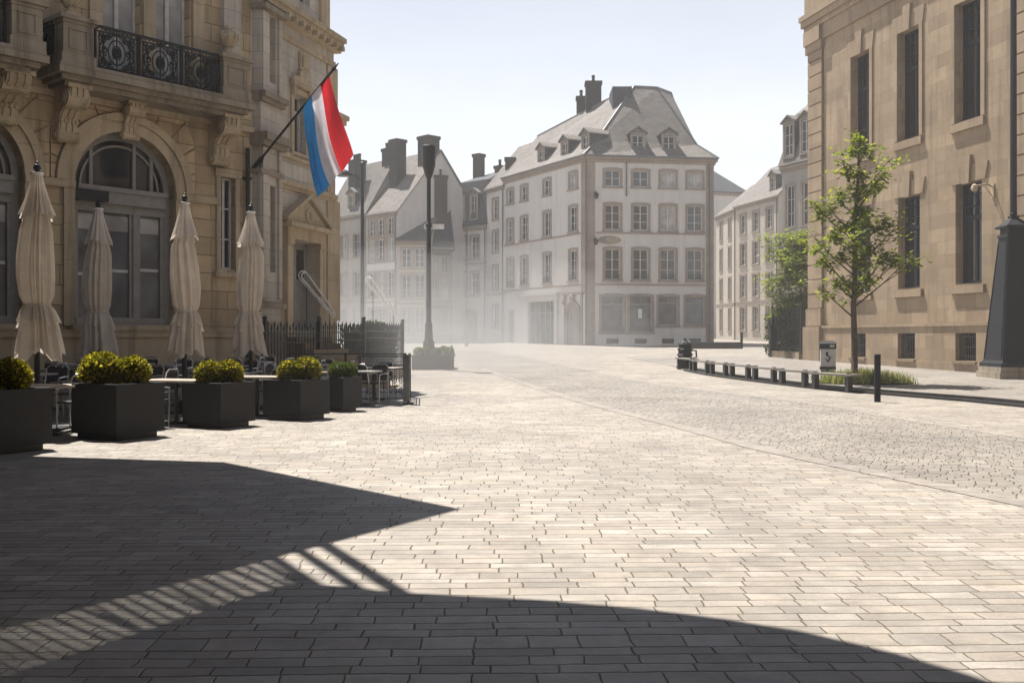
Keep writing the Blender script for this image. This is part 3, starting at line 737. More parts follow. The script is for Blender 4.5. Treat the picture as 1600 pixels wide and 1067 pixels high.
for z0, z1, n in ((6.4, 6.56, 0.1), (5.66, 5.78, 0.12), (5.55, 5.66, 0.07)): t.box(1.12, TB + n * 0.5, 0.0, n, z0, z1)
for a, b in ((1.12, 1.86), (3.74, TB + 0.06)): t.box(a, b, 0.0, 0.13, 2.26, 2.4); t.box(a, b, 0.0, 0.08, -0.3, 2.26)
for i in range(9): t.box(1.3 + i * 0.42, 1.42 + i * 0.42, 0.2, 0.4, 10.06, 10.19)
t.box(TB - 0.5, TB + 0.002, 0.0, 0.05, 2.4, 9.6); t.box(TB - 1.0, TB - 0.42, 0.0, 0.08, 10.48, 11.8)
t.build('moulding', 'trim', lb)
put_window(lb, FB, 2.62, 6.66, 0.7, 1.62, 'bay'); put_window(lb, FB, 2.95, 10.95, 0.66, 0.75, 'narrow')
t = MB(FB)
t.box(2.05, 3.2, 0.0, 0.16, 8.48, 8.6); t.prism([(2.0, 8.6), (3.24, 8.6), (3.1, 8.72), (2.8, 8.76), (2.76, 8.95), (2.48, 8.95), (2.44, 8.76), (2.14, 8.72)], 0, 0.13)
t.box(2.56, 3.12, 0.0, 0.08, 9.0, 9.5); t.box(2.66, 3.02, 0.08, 0.12, 9.08, 9.42); t.prism([(2.62, 9.0), (3.06, 9.0), (2.84, 8.74)], 0.0, 0.1)
for s in (2.1, 3.04): t.box(s, s + 0.12, 0.0, 0.14, 8.2, 8.49)
t.build('window_hood', 'trim', lb)
t = MB(FB)                                            # doorway
for a, b in ((1.66, 1.98), (3.62, 3.94)): t.box(a, b, 0.0, 0.16, 1.5, 4.25); t.box(a - 0.03, b + 0.03, 0.0, 0.2, 4.05, 4.2)
t.box(1.64, 3.96, 0.0, 0.19, 4.2, 4.52); t.box(1.52, 4.08, 0.0, 0.36, 4.52, 4.64)
t.prism([(1.5, 4.64), (4.1, 4.64), (2.8, 5.32)], 0.0, 0.2)
t.add([(1.46, 0.0, 4.66), (1.46, 0.3, 4.66), (2.8, 0.3, 5.4), (2.8, 0.0, 5.4), (1.46, 0.0, 4.78), (1.46, 0.3, 4.78), (2.8, 0.3, 5.52), (2.8, 0.0, 5.52)], [(0, 1, 2, 3), (4, 5, 6, 7), (0, 1, 5, 4), (1, 2, 6, 5)])
t.add([(4.14, 0.0, 4.66), (4.14, 0.3, 4.66), (2.8, 0.3, 5.4), (2.8, 0.0, 5.4), (4.14, 0.0, 4.78), (4.14, 0.3, 4.78), (2.8, 0.3, 5.52), (2.8, 0.0, 5.52)], [(0, 1, 2, 3), (4, 5, 6, 7), (0, 1, 5, 4), (1, 2, 6, 5)])
t.arcstrip(2.8, 4.92, 0.1, 0.18, 0.2, 0.24, 0, 2 * math.pi, 16)
po = t.build('doorway', 'trim', lb)
t = MB(FB); t.box(1.98, 3.62, -0.36, -0.3, 1.7, 4.2)
for a in (2.08, 2.86):
    for z in (1.9, 3.1): t.box(a, a + 0.66, -0.3, -0.27, z, z + 0.95)
t.box(2.77, 2.83, -0.3, -0.25, 1.7, 4.2)
dd = t.build('door', 'gfr', po)
t = MB(FB); t.box(2.98, 3.42, -0.269, -0.26, 3.15, 4.0); t.build('pane', 'glass', dd)
t = MB(FB)
for i in range(9): t.box(1.7 - 0.0, 3.9, 0.14, 0.14 + 0.26 * (i + 1), 1.5 - 0.17 * (i + 1), 1.67 - 0.17 * (i + 1) + 0.0)
t.build('doorstep', 'plinth', po)
t = MB(FB)                                            # stone oriel seen end-on beyond the corner
t.box(TB, TB + 0.5, -1.4, -0.1, 6.9, 9.7); t.box(TB, TB + 0.7, -1.6, 0.1, 8.0, 8.16); t.box(TB, TB + 0.8, -1.7, 0.15, 8.16, 8.3)
t.box(TB, TB + 0.68, -1.6, 0.06, 6.72, 6.9); t.box(TB, TB + 0.55, -1.5, 0.0, 6.5, 6.72); t.box(TB, TB + 0.35, -1.3, -0.2, 5.6, 6.5)
t.lathe([(0.28, 9.7), (0.24, 10.2), (0.12, 10.9), (0.02, 11.4)], (TB + 0.25, -0.6), 8)
t.box(TB, TB + 0.45, -1.3, 0.0, 2.0, 5.6)
for i in range(7): t.ball((TB + 0.42, -0.25 - 0.15 * (i % 2), 3.2 + 0.4 * i), 0.2, 8)
t.build('oriel', 'trim', lb)

# ================================================================== right building
FRt = Fr(14.5, 49.9, math.atan2(-0.978, 0.208))
rb = thing('sandstone_block', (14.5, 49.9, 0.38), 'tan ashlar building with tall dark blue windows above barred basement openings', 'building')
W = 58.0; ZR = 17.6
cols = [4.61, 8.24, 12.02] + [15.8 + 3.75 * i + 1.9 for i in range(10)]
ops = []
for c in cols:
    ops += [(c - 0.76, c + 0.76, 3.5, 7.27), (c - 0.76, c + 0.76, 9.6, 14.08), (c - 0.6, c + 0.6, 0.62, 1.66)]
w = MB(FRt); w.wall(0, W, 2.0, ZR, [o for o in ops if o[2] > 2], 0.48)
for a, b in (((0, 0), (0, -14)), ((0, -14), (W, -14)), ((W, -14), (W, 0))):
    w.poly((a[0], a[1], -0.3), (b[0], b[1], -0.3), (b[0], b[1], ZR), (a[0], a[1], ZR))
w.poly((0, 0, ZR), (W, 0, ZR), (W, -14, ZR), (0, -14, ZR))
w.build('wall', 'ash_tan', rb)
w = MB(FRt); w.wall(0, W, -0.3, 2.0, [o for o in ops if o[2] < 2], 0.5, 0.12); w.poly((0, 0, 2.0), (W, 0, 2.0), (W, 0.12, 2.0), (0, 0.12, 2.0)); w.poly((0, 0.12, -0.3), (0, -0.5, -0.3), (0, -0.5, 2.0), (0, 0.12, 2.0))
w.build('plinth', 'ash_tan', rb)
t = MB(FRt); t.box(-0.05, W, 0.0, 0.17, 1.93, 2.05); t.box(-0.02, W, 0.12, 0.17, -0.3, 0.55); 
t.box(-0.1, W, 0.0, 0.12, 15.6, 16.3); t.box(-0.2, W, 0.0, 0.2, 16.3, 16.55); t.box(-0.3, W, 0.0, 0.32, 16.55, 16.85); t.box(-0.36, W, 0.0, 0.4, 16.85, 17.1)
t.box(-0.15, W, -0.4, 0.2, 17.1, 18.4)
t.build('cornice', 'ash_tan_trim', rb)
def quoins(u0, u1):
    t = MB(FRt); z = 2.9; i = 0
    t.box(u0 - 0.05, u1 + 0.05, 0.0, 0.2, 2.05, 2.86)
    while z < 15.5:
        t.box(u0, u1, 0.0, 0.11, z, z + 0.64); z += 0.7
    t.box(u0, u1, 0.0, 0.05, 2.86, 15.6)
    t.box(u0 - 0.1, u1 + 0.1, 0.0, 0.2, 15.2, 15.6); t.box(u0 - 0.12, u1 + 0.12, 0.12, 0.32, -0.3, 2.0)
    t.box(u0 - 0.1, u1 + 0.1, 0.12, 0.3, 15.6, 16.28)
    return t.build('quoin_pier', 'ash_tan_trim', rb)
quoins(0.02, 1.35); quoins(14.5, 15.9)
for c in cols:
    for z, h in ((3.5, 3.77), (9.6, 4.48)):
        wo = put_window(rb, FRt, c, z, 1.52, h, 'tan')
        t = MB(FRt); zt = z + h
        if z < 5: pl = [(c - 0.98, zt - 0.0), (c + 0.98, zt), (c + 1.16, zt + 0.62), (c + 0.16, zt + 0.62), (c + 0.16, zt + 0.56), (c - 0.16, zt + 0.56), (c - 0.16, zt + 0.62), (c - 1.16, zt + 0.62)]
        else: pl = [(c - 0.98, zt), (c + 0.98, zt), (c + 1.12, zt + 0.7), (c - 1.12, zt + 0.7)]
        t.prism(pl, 0.0, 0.05); t.prism([(c - 0.19, zt - 0.06), (c + 0.19, zt - 0.06), (c + 0.27, zt + 0.98), (c - 0.27, zt + 0.98)], 0.0, 0.14)
        if z > 5:
            for s in (-1, 1): t.box(c + s * 0.87 - 0.11, c + s * 0.87 + 0.11, 0.0, 0.06, z, zt)
        t.build('lintel', 'ash_tan_trim', rb)
        t = MB(FRt); t.box(c - 0.98, c + 0.98, 0.0, 0.12, z - 0.36, z - 0.06); t.box(c - 0.75, c + 0.75, -0.42, 0.0, z - 0.2, z + 0.004)
        t.build('sill', 'ash_tan_trim', rb)
    t = MB(FRt); t.box(c - 0.6, c + 0.6, -0.38, -0.33, 0.62, 1.66)
    bo = t.build('basement_window', 'glass_d', rb)
    t = MB(FRt)
    for i in range(10): t.box(c - 0.56 + i * 0.124 - 0.009, c - 0.56 + i * 0.124 + 0.009, -0.06, -0.042, 0.62, 1.66)
    for z in (0.8, 1.14, 1.5): t.box(c - 0.6, c + 0.6, -0.066, -0.036, z, z + 0.022)
    t.build('grille', 'iron_g', bo)
    t = MB(FRt); t.box(c - 0.68, c + 0.68, 0.12, 0.24, 0.5, 0.6); t.build('sill', 'plinth', bo)
# bracket lamp on the wall
t = MB(FRt); t.box(13.36, 13.5, 0.0, 0.06, 6.5, 7.0); t.tube([(13.43, 0.05, 6.9), (13.43, 0.3, 6.98), (13.43, 0.75, 6.9)], 0.035, 8)
t.tube([(13.43, 0.05, 6.55), (13.43, 0.35, 6.9)], 0.02, 6); t.lathe([(0.03, 6.98), (0.1, 6.92), (0.13, 6.8), (0.1, 6.72)], (13.43, 0.78), 10)
wl = t.build('wall_lamp', 'trim', None, loc=FRt.p(13.43, 0, 6.5)); tag(wl, 'small metal bracket lamp fixed on the tan ashlar wall beside the black mast', 'lamp')

# ================================================================== the corner house across the square
Cx, Cy = 5.78, 80.4; ZE = 15.7
FM = fr2(Cx, Cy, 16.1, 82.0)                      # the short front
FL = fr2(Cx - 0.481 * 13.45, Cy + 0.877 * 13.45, Cx, Cy)   # the long flank, u from its far end
LL = 13.45; WF = math.hypot(16.1 - Cx, 82.0 - Cy)
ch = thing('corner_house', (Cx, Cy, g(Cy)), 'white rendered four storey corner house with steep hipped slate roof and pink stone window surrounds', 'building')
ROWS = [(6.04, 2.4), (9.97, 1.96), (13.4, 1.24)]
fc = [2.17, 4.46, 6.71, 8.93]; lc = [LL - 1.82, LL - 5.92, LL - 9.8, LL - 12.3]
ops = [(c - 0.6, c + 0.6, z, z + h) for c in fc for z, h in ROWS]
ops += [(c - 0.9, c + 0.9, 1.9, 4.72) for c in fc[:2]] + [(c - 0.76, c + 0.76, 2.45, 4.72) for c in fc[2:]]
ops += [(c - 0.5, c + 0.5, 1.0, 1.4) for c in fc]
w = MB(FM); w.wall(0, WF, 0.3, ZE, ops, 0.22)
opl = [(c - 0.55, c + 0.55, z, z + h) for c in lc for z, h in ROWS]
ud = LL - 1.75
opl += [(ud - 0.78, ud + 0.78, 0.9, 3.2, 'arch'), (LL - 8.9, LL - 4.6, 0.9, 4.5), (LL - 12.7, LL - 11.6, 0.9, 3.9)]
w.fr = FL; w.wall(0, LL, 0.3, ZE, opl, 0.22)
w.fr = None
B = [Vector((16.1, 82.0, 0)), Vector((17.3, 93, 0)), Vector((6.0, 98, 0)), FL.p(0, 0, 0)]
for a, b in zip(B, B[1:]): w.poly((a.x, a.y, 0.3), (b.x, b.y, 0.3), (b.x, b.y, ZE), (a.x, a.y, ZE))
w.build('wall', 'white', ch)
for i, c in enumerate(fc):
    for k, (z, h) in enumerate(ROWS): put_window(ch, FM, c, z, 1.2, h, 'mainlow' if k == 0 else 'main')
    put_window(ch, FM, c, 1.9 if i < 2 else 2.45, 1.8 if i < 2 else 1.52, 2.82 if i < 2 else 2.27, 'shopg' if i < 2 else 'shop', name='shop_window')
    put_window(ch, FM, c, 1.0, 1.0, 0.4, 'vent', name='cellar_vent')
for c in lc:
    for k, (z, h) in enumerate(ROWS): put_window(ch, FL, c, z, 1.1, h, 'mainlow' if k == 0 else 'main')
t = MB(FM)
t.box(-0.06, 0.75, 0.0, 0.05, 0.3, ZE - 0.4); t.build('quoin', 'pinkst', ch)
t = MB(FM); t.box(WF - 0.6, WF + 0.05, 0.0, 0.05, 0.3, ZE - 0.4); t.build('quoin', 'pinkst', ch)
t = MB(FL); t.box(LL - 0.6, LL + 0.03, 0.0, 0.048, 4.9, ZE - 0.4); t.build('quoin', 'pinkst', ch)
t = MB(FL); t.box(LL - 3.3, LL + 0.03, 0.0, 0.06, 0.3, 0.95); t.build('footing', 'pinkst', ch)
t = MB(FM)
for z0, z1, n in ((5.6, 5.72, 0.1), (9.66, 9.76, 0.09), (ZE - 0.42, ZE - 0.22, 0.16), (ZE - 0.22, ZE - 0.02, 0.3)):
    t.fr = FM; t.box(-0.02, WF + n, 0.0, n, z0, z1); t.fr = FL; t.box(0, LL + n * 0.7, 0.0, n, z0, z1)
t.build('string_course', 'pinkst', ch)
t = MB(FM)
for u in (3.3, 5.6, 7.8): t.box(u - 0.12, u + 0.12, 0.0, 0.035, 5.72, 9.66); t.box(u - 0.12, u + 0.12, 0.0, 0.035, 9.76, ZE - 0.42)
t.build('pilaster_strip', 'white', ch)
t = MB(FM); t.fr = FM; t.box(-0.3, WF + 0.3, 0.3, 0.42, ZE - 0.04, ZE + 0.1); t.fr = FL; t.box(0, LL + 0.35, 0.3, 0.42, ZE - 0.04, ZE + 0.1)
t.build('gutter', 'lead', ch)
t = MB(FM)
for u in (3.28, WF - 0.35, 0.02): t.tube([(u, 0.12, 0.9 if u != 3.28 else 12.6), (u, 0.12, ZE)], 0.06, 6)
t.build('downpipe', 'lead', ch)
# roof: steep hips with a kick at the eaves, ridge over the flank
def L3(a, b, k, q): return Vector((a[0] + (b[0] - a[0]) * k, a[1] + (b[1] - a[1]) * k, a[2] + (b[2] - a[2]) * q))
e0 = FM.p(-0.25, 0.35, ZE + 0.06); e1 = FM.p(WF + 0.35, 0.35, ZE + 0.06); e2 = Vector((17.6, 93.2, ZE)); e3 = Vector((6.0, 98.2, ZE)); e4 = FL.p(0.0, 0.35, ZE + 0.06)
T1 = Vector((10.25, 86.0, 22.55)); T2 = Vector((12.2, 86.2, 22.5)); T3 = Vector((13.75, 88.5, 22.6)); Rm = Vector((8.9, 89.2, 22.5)); R1 = Vector((2.35, 94.0, 19.95))
K = {}
prs = [(e0, T1), (e1, T2), (e2, T3), (e3, Rm), (e4, R1), (e0, Rm)]
m0, m1, m2, m3, m4 = (L3(e0, T1, 0.24, 0.2), L3(e1, T2, 0.34, 0.2), L3(e2, T3, 0.3, 0.2), L3(e3, Rm, 0.3, 0.2), L3(e4, R1, 0.24, 0.2))
V = [e0, e1, e2, e3, e4, m0, m1, m2, m3, m4, T1, T2, T3, Rm, R1]
rf = MB(); rf.add(V, [(0, 1, 6, 5), (5, 6, 11, 10), (1, 2, 7, 6), (6, 7, 12, 11), (2, 3, 8, 7), (7, 8, 13), (7, 13, 12), (4, 0, 5, 9), (9, 5, 10), (9, 10, 13), (9, 13, 14), (3, 4, 9, 8), (8, 9, 14), (8, 14, 13), (10, 11, 12), (10, 12, 13)])
ro = rf.build('roof', 'slate_l', ch)
t = MB()
for a, b in ((m0, T1), (m1, T2), (T2, T3), (T1, T2), (T3, m2), (Rm, R1), (e0, m0), (e1, m1), (T1, Rm)): t.tube([a, b], 0.09, 6)
t.build('ridge_flashing', 'lead', ro)
def dormer(root, fr, u, z, w, h, back, style='dorm', mat='slate_d', rmat='slate_l', n=0.0, gable=0.45):
    t = MB(fr); t.box(u - w / 2, u - w / 2 + 0.1, n - back, n, z - 0.5, z + h); t.box(u + w / 2 - 0.1, u + w / 2, n - back, n, z - 0.5, z + h)
    t.box(u - w / 2 + 0.1, u + w / 2 - 0.1, n - 0.14, n - 0.1, z - 0.5, z + h)
    o = t.build('dormer', mat, root)
    t = MB(fr)
    for s in (-1, 1): t.box(u + s * (w / 2 - 0.08) - 0.1, u + s * (w / 2 - 0.08) + 0.1, n, n + 0.05, z - 0.1, z + h)
    t.box(u - w / 2 + 0.1, u + w / 2 - 0.1, n, n + 0.05, z + h - 0.16, z + h); t.box(u - w / 2 - 0.04, u + w / 2 + 0.04, n, n + 0.1, z - 0.2, z - 0.08)
    t.build('dormer_frame', 'pinkst', o)
    t = MB(fr); e = w / 2 + 0.18; zz = z + h
    for s in (-1, 1):
        t.add([(u + s * e, n + 0.2, zz - 0.06), (u, n + 0.2, zz + gable), (u, n - back - 0.6, zz + gable), (u + s * e, n - back, zz - 0.06), (u + s * e, n + 0.2, zz + 0.04), (u, n + 0.2, zz + gable + 0.1), (u, n - back - 0.6, zz + gable + 0.1), (u + s * e, n - back, zz + 0.04)],
              [(0, 1, 2, 3), (4, 5, 6, 7), (0, 1, 5, 4), (0, 3, 7, 4)])
    t.prism([(u - e + 0.1, zz), (u + e - 0.1, zz), (u, zz + gable - 0.05)], n - 0.05, n + 0.06)
    t.build('dormer_roof', rmat, o)
    ww = w - 0.3
    put_window(o if False else root, fr, u, z, ww, h - 0.2, style, n - 0.02, 'dormer_window')
    return o
for c in ((997 - 915) * 0.0512, (1047 - 915) * 0.0512): dormer(ch, FM, c + 0.25, 16.45, 1.2, 1.35, 1.9, n=-0.75)
for c in (LL - 0.95, LL - 4.1, LL - 7.9): dormer(ch, FL, c, 16.3, 1.15, 1.35, 1.7, n=-0.6)
t = MB(); t.box(8.35, 9.9, -87.6, -84.8, 19.4, 22.35); t.fr = WORLD; t.v = []; t.f = []
t.box(8.35, 9.95, -87.9, -85.0, 19.6, 22.3); co = t.build('lift_housing', 'slate_d', ch)
def chimney(root, fr, u, n, z0, z1, w, d, pots=2, mat='chim'):
    t = MB(fr); t.box(u - w / 2, u + w / 2, n - d / 2, n + d / 2, z0, z1 - 0.3); t.box(u - w / 2 - 0.08, u + w / 2 + 0.08, n - d / 2 - 0.08, n + d / 2 + 0.08, z1 - 0.3, z1)
    o = t.build('chimney', mat, root)
    if pots:
        t = MB(fr)
        for i in range(pots):
            c = u - w / 2 + w * (i + 0.5) / pots; t.lathe([(0.17, z1), (0.13, z1 + 0.35), (0.16, z1 + 0.42), (0.16, z1 + 0.6), (0.1, z1 + 0.62)], (c, n), 8)
        t.build('chimney_pot', mat, o)
    return o
chimney(ro, WORLD, xat(927, 91), -91, 19.5, zat(129, 91), 1.35, 1.1, 1); chimney(ro, WORLD, xat(908, 92), -92, 19.3, zat(152, 92), 0.8, 0.8, 1)
chimney(ro, WORLD, xat(797, 95), -95, 16.0, zat(247, 95), 0.9, 0.8, 0)
# flank ground floor: shop front with a heavy entablature, carved round-arched doorway, lanterns
t = MB(FL)
a, b = LL - 8.9, LL - 4.6
t.box(a - 0.5, a - 0.02, 0, 0.16, 0.6, 4.5); t.box(b + 0.02, b + 0.5, 0, 0.16, 0.6, 4.5); t.box(a - 0.6, b + 0.6, 0, 0.2, 4.52, 5.0); t.box(a - 0.75, b + 0.75, 0, 0.4, 5.0, 5.16)
t.build('shopfront_surround', 'white', ch)
t = MB(FL); t.box(a, b, -0.2, -0.17, 0.7, 4.5); so = t.build('shop_front', 'glass_g', ch)
t = MB(FL)
for i in range(6): u = a + (b - a) * i / 5; t.box(u - 0.05, u + 0.05, -0.17, -0.06, 0.7, 4.5)
t.box(a, b, -0.165, -0.07, 3.5, 3.6); t.box(a, b, -0.165, -0.08, 0.7, 1.05); t.build('shopfront_frame', 'gfr', so)
t = MB(FL); t.box(LL - 12.7, LL - 11.6, -0.2, -0.15, 0.9, 3.9); t.build('door', 'gfr', ch)
t = MB(FL); t.arcstrip(ud, 3.2, 0.78, 1.08, 0.0, 0.14, k=18); t.arcstrip(ud, 3.2, 1.08, 1.2, 0.0, 0.2, k=18)
for s in (-1, 1): t.box(ud + s * 0.93 - 0.15, ud + s * 0.93 + 0.15, 0, 0.14, 0.8, 3.2); t.box(ud + s * 1.25 - 0.12, ud + s * 1.25 + 0.12, 0, 0.1, 0.8, 4.9)
t.box(ud - 1.5, ud + 1.5, 0, 0.22, 4.9, 5.06); t.ball((ud, 0.14, 4.62), 0.26, 10, 0.38); t.ball((ud - 1.3, 0.12, 4.4), 0.22, 8, 0.3)
po = t.build('doorway', 'pinkst', ch)
t = MB(FL); t.prism([(ud - 0.78, 0.9), (ud + 0.78, 0.9), (ud + 0.78, 3.2)] + [(ud + 0.78 * math.cos(math.pi * i / 12), 3.2 + 0.78 * math.sin(math.pi * i / 12)) for i in range(1, 12)] + [(ud - 0.78, 3.2)], -0.2, -0.14)
t.build('door', 'gfr', po)
t = MB(FM); t.prism([(2.9 - 1.0 + 0.95 * math.cos(2 * math.pi * i / 20), 9.15 + 0.32 * math.sin(2 * math.pi * i / 20)) for i in range(20)], 0.0, 0.07); t.box(1.55, 2.25, 0.07, 0.1, 8.98, 9.32)
t.build('plaque', 'trim_dark', ch)
t = MB(FM); t.box(4.3, 4.62, -0.175, -0.168, 3.0, 3.75); t.build('notice', 'paper', ch)
for u, z in ((0.75, 12.6), (0.7, 9.0)):
    t = MB(FM); t.tube([(u, 0.05, z + 0.2), (u, 0.45, z + 0.3), (u, 0.5, z + 0.15)], 0.04, 6); t.lathe([(0.06, z + 0.2), (0.2, z + 0.1), (0.14, z - 0.25), (0.03, z - 0.3)], (u, 0.5), 8); t.box(u - 0.06, u + 0.06, 0, 0.06, z - 0.1, z + 0.3)
    t.build('wall_lantern', 'iron', ch)

# ================================================================== the other houses round the square
def house(name, label, x0, y0, x1, y1, ze, depth, zr, cols, rows, ww, style, wall, roofm='slate', ridge=0.5, chims=(), dorms=(), hip=0.0, zb=None, over=0.25, doors=(), group=None, mansard=None):
    fr = fr2(x0, y0, x1, y1); Wd = math.hypot(x1 - x0, y1 - y0); zb = g(min(y0, y1)) - 0.25 if zb is None else zb
    r = thing(name, (x0, y0, g(y0)), label, 'building', group)
    ops = [(c - ww / 2, c + ww / 2, z, z + h) for c in cols for z, h in rows] + [(c - w_ / 2, c + w_ / 2, zb + 0.3, zb + 0.3 + h_) + (('arch',) if ar else ()) for c, w_, h_, ar in doors]
    w = MB(fr); w.wall(0, Wd, zb, ze, ops, 0.2)
    for a, b in (((0, 0), (0, -depth)), ((0, -depth), (Wd, -depth)), ((Wd, -depth), (Wd, 0))): w.poly((a[0], a[1], zb), (b[0], b[1], zb), (b[0], b[1], ze), (a[0], a[1], ze))
    if not hip and not mansard:
        for u in (0, Wd): w.poly((u, 0, ze), (u, -depth, ze), (u, -depth * ridge, zr))
    w.build('wall', wall, r)
    t = MB(fr); o = over; rn = -depth * ridge
    if mansard:
        zm, k = mansard
        a = [(-o, o, ze), (Wd + o, o, ze), (Wd + o, -depth - o, ze), (-o, -depth - o, ze)]
        b = [(k * 0.4, -k, zm), (Wd - k * 0.4, -k, zm), (Wd - k * 0.4, -depth + k, zm), (k * 0.4, -depth + k, zm)]
        c = [(1.6, rn, zr), (Wd - 1.6, rn, zr)]
        t.add(a + b + c, [(0, 1, 5, 4), (1, 2, 6, 5), (2, 3, 7, 6), (3, 0, 4, 7), (4, 5, 9, 8), (5, 6, 9), (6, 7, 8, 9), (7, 4, 8)])
    else:
        sl = (zr - ze) / (depth * ridge)
        z0 = ze - o * sl
        h2 = hip
        t.add([(-o, o, z0), (Wd + o, o, z0), (Wd + o - h2, rn, zr), (-o + h2, rn, zr), (Wd + o, -depth - o, z0), (-o, -depth - o, z0),
               (-o, o, z0 + 0.12), (Wd + o, o, z0 + 0.12), (Wd + o - h2, rn, zr + 0.12), (-o + h2, rn, zr + 0.12), (Wd + o, -depth - o, z0 + 0.12), (-o, -depth - o, z0 + 0.12)],
              [(0, 1, 2, 3), (3, 2, 4, 5), (6, 7, 8, 9), (9, 8, 10, 11), (0, 1, 7, 6), (0, 6, 9, 3), (1, 2, 8, 7), (2, 4, 10, 8), (3, 9, 11, 5)] + ([(1, 4, 2), (0, 3, 5), (7, 10, 8), (6, 9, 11)] if h2 else []))
    ro = t.build('roof', roofm, r)
    t = MB(fr); t.box(-0.1, Wd + 0.1, 0, 0.22, ze - 0.3, ze - 0.08); t.box(-0.05, Wd + 0.05, 0, 0.1, ze - 0.5, ze - 0.3)
    t.build('cornice', 'pinkst', r); t = MB(fr)
    zs = sorted({z for z, h in rows})
    for z in zs[1:2]: t.box(0, Wd, 0, 0.07, z - 0.55, z - 0.43); t.build('string_course', 'pinkst', r)
    t = MB(fr); t.tube([(Wd - 0.12, 0.1, zb), (Wd - 0.12, 0.1, ze - 0.1)], 0.06, 6); t.build('downpipe', 'lead', r)
    for c in cols:
        for z, h in rows: put_window(r, fr, c, z, ww, h, style)
    for c, w_, h_, ar in doors:
        z = zb + 0.3; t = MB(fr)
        if ar: t.prism([(c - w_ / 2, z), (c + w_ / 2, z), (c + w_ / 2, z + h_)] + [(c + w_ / 2 * math.cos(math.pi * i / 12), z + h_ + w_ / 2 * math.sin(math.pi * i / 12)) for i in range(1, 12)] + [(c - w_ / 2, z + h_)], -0.19, -0.14)
        else: t.box(c - w_ / 2, c + w_ / 2, -0.19, -0.14, z, z + h_)
        d = t.build('door', 'gfr', r)
        if ar: t = MB(fr); t.arcstrip(c, z + h_, w_ / 2, w_ / 2 + 0.22, 0, 0.1, k=14); t.box(c - w_ / 2 - 0.22, c - w_ / 2, 0, 0.1, z, z + h_); t.box(c + w_ / 2, c + w_ / 2 + 0.22, 0, 0.1, z, z + h_); t.build('door_surround', 'pinkst', d)
    for (u, n, z0, z1, w_, d_, p, m) in chims: chimney(ro, fr, u, n, z0, z1, w_, d_, p, m)
    for (u, z, w_, h_, bk, n) in dorms: dormer(r, fr, u, z, w_, h_, bk, n=n)
    return r
# narrow house at the end of the flank
nx, ny = FL.p(0, 0, 0).xy; fx, fy = xat(760.7, 95.2), 95.2
house('terraced_house', 'narrow white house squeezed onto the end of the corner house flank', fx, fy, nx - 0.02, ny + 0.03, 15.3, 7, 19.4, [1.75], [(2.4, 2.0), (5.9, 2.1), (9.3, 1.9), (12.3, 1.8)], 1.0, 'far', 'white', 'slate_l')
# house with the dark mansard and round-arched door
house('terraced_house', 'pale house with a dark slate mansard storey and a round arched door', -5.65, 98.3, -2.4, 95.3, 12.0, 8, 17.6, [1.35, 2.95], [(5.4, 2.2), (8.9, 2.1)], 1.0, 'far', 'white', 'slate_d', mansard=(16.3, 0.5),
      doors=[(2.4, 1.3, 2.3, True)], chims=[(0.5, -3.0, 15, zat(238, 99), 0.85, 0.8, 0, 'brick'), (2.4, -4, 16, zat(258, 99), 0.8, 0.7, 1, 'chim'), (3.9, -4.2, 16, zat(264, 99), 0.8, 0.7, 1, 'chim')],
      dorms=[(1.2, 12.7, 1.1, 2.3, 1.2, 0.1), (2.9, 12.7, 1.1, 2.3, 1.2, 0.1)])
# recessed dark house
house('terraced_house', 'dark recessed house under a dark slate roof with a broad dark chimney', xat(670, 93.5), 93.5, xat(706, 94), 94, 9.8, 5, 14.0, [0.55, 1.5], [(1.9, 2.0), (5.0, 2.0), (7.4, 1.4)], 0.62, 'fard', 'dark_matt', 'slate_d',
      chims=[(1.3, -1.5, 9.5, zat(272, 94), 1.2, 1.0, 1, 'brick')])
# low cream house
house('terraced_house', 'low cream house with plain windows below the tall white gable', xat(622, 91.6), 91.6, xat(668, 91.3), 91.3, 10.2, 6.5, 12.4, [0.75, 1.95], [(1.8, 2.2), (5.0, 2.1), (7.7, 1.7)], 0.85, 'far', 'cream', 'slate')
# tall white gabled house
house('terraced_house', 'white gabled house with three windows on every floor and two huge chimney stacks', -13.5, 95.0, -10.3, 91.7, 12.9, 10.0, 18.8, [0.85, 2.25, 3.65], [(1.9, 2.2), (5.2, 2.2), (8.4, 2.0), (10.6, 1.7)][:3] + [(10.75, 1.55)], 0.95, 'far', 'white', 'slate_l', 
      chims=[(1.35, -2.6, 14, zat(213, 94), 1.15, 1.1, 0, 'chim'), (3.7, -4.4, 15, zat(216, 96), 1.5, 1.4, 0, 'chim')])
# grey house at the left end of that row
house('terraced_house', 'grey stone house with a steep dark gable beside the palace corner', -18.2, 100.2, -13.6, 95.1, 13.1, 6.6, 18.4, [1.2, 3.2, 5.4], [(2.0, 2.2), (5.4, 2.2), (9.0, 2.2)], 1.1, 'fard', 'greyw', 'slate',
      chims=[(3.2, -1.5, 14, zat(246, 97), 1.25, 1.2, 3, 'chim'), (6.2, -3.3, 16, zat(236, 99), 1.6, 0.9, 4, 'chim')], dorms=[(3.9, 13.6, 1.2, 1.6, 1.4, -0.4)])
# behind the corner house on its right
house('rear_house', 'plain house with a sloping dark slate roof rising behind the side street', xat(1085, 119), 119, xat(1167, 121), 121, 18.6, 9, 22.0, [], [], 1, 'far', 'white', 'slate_d', hip=3.0)
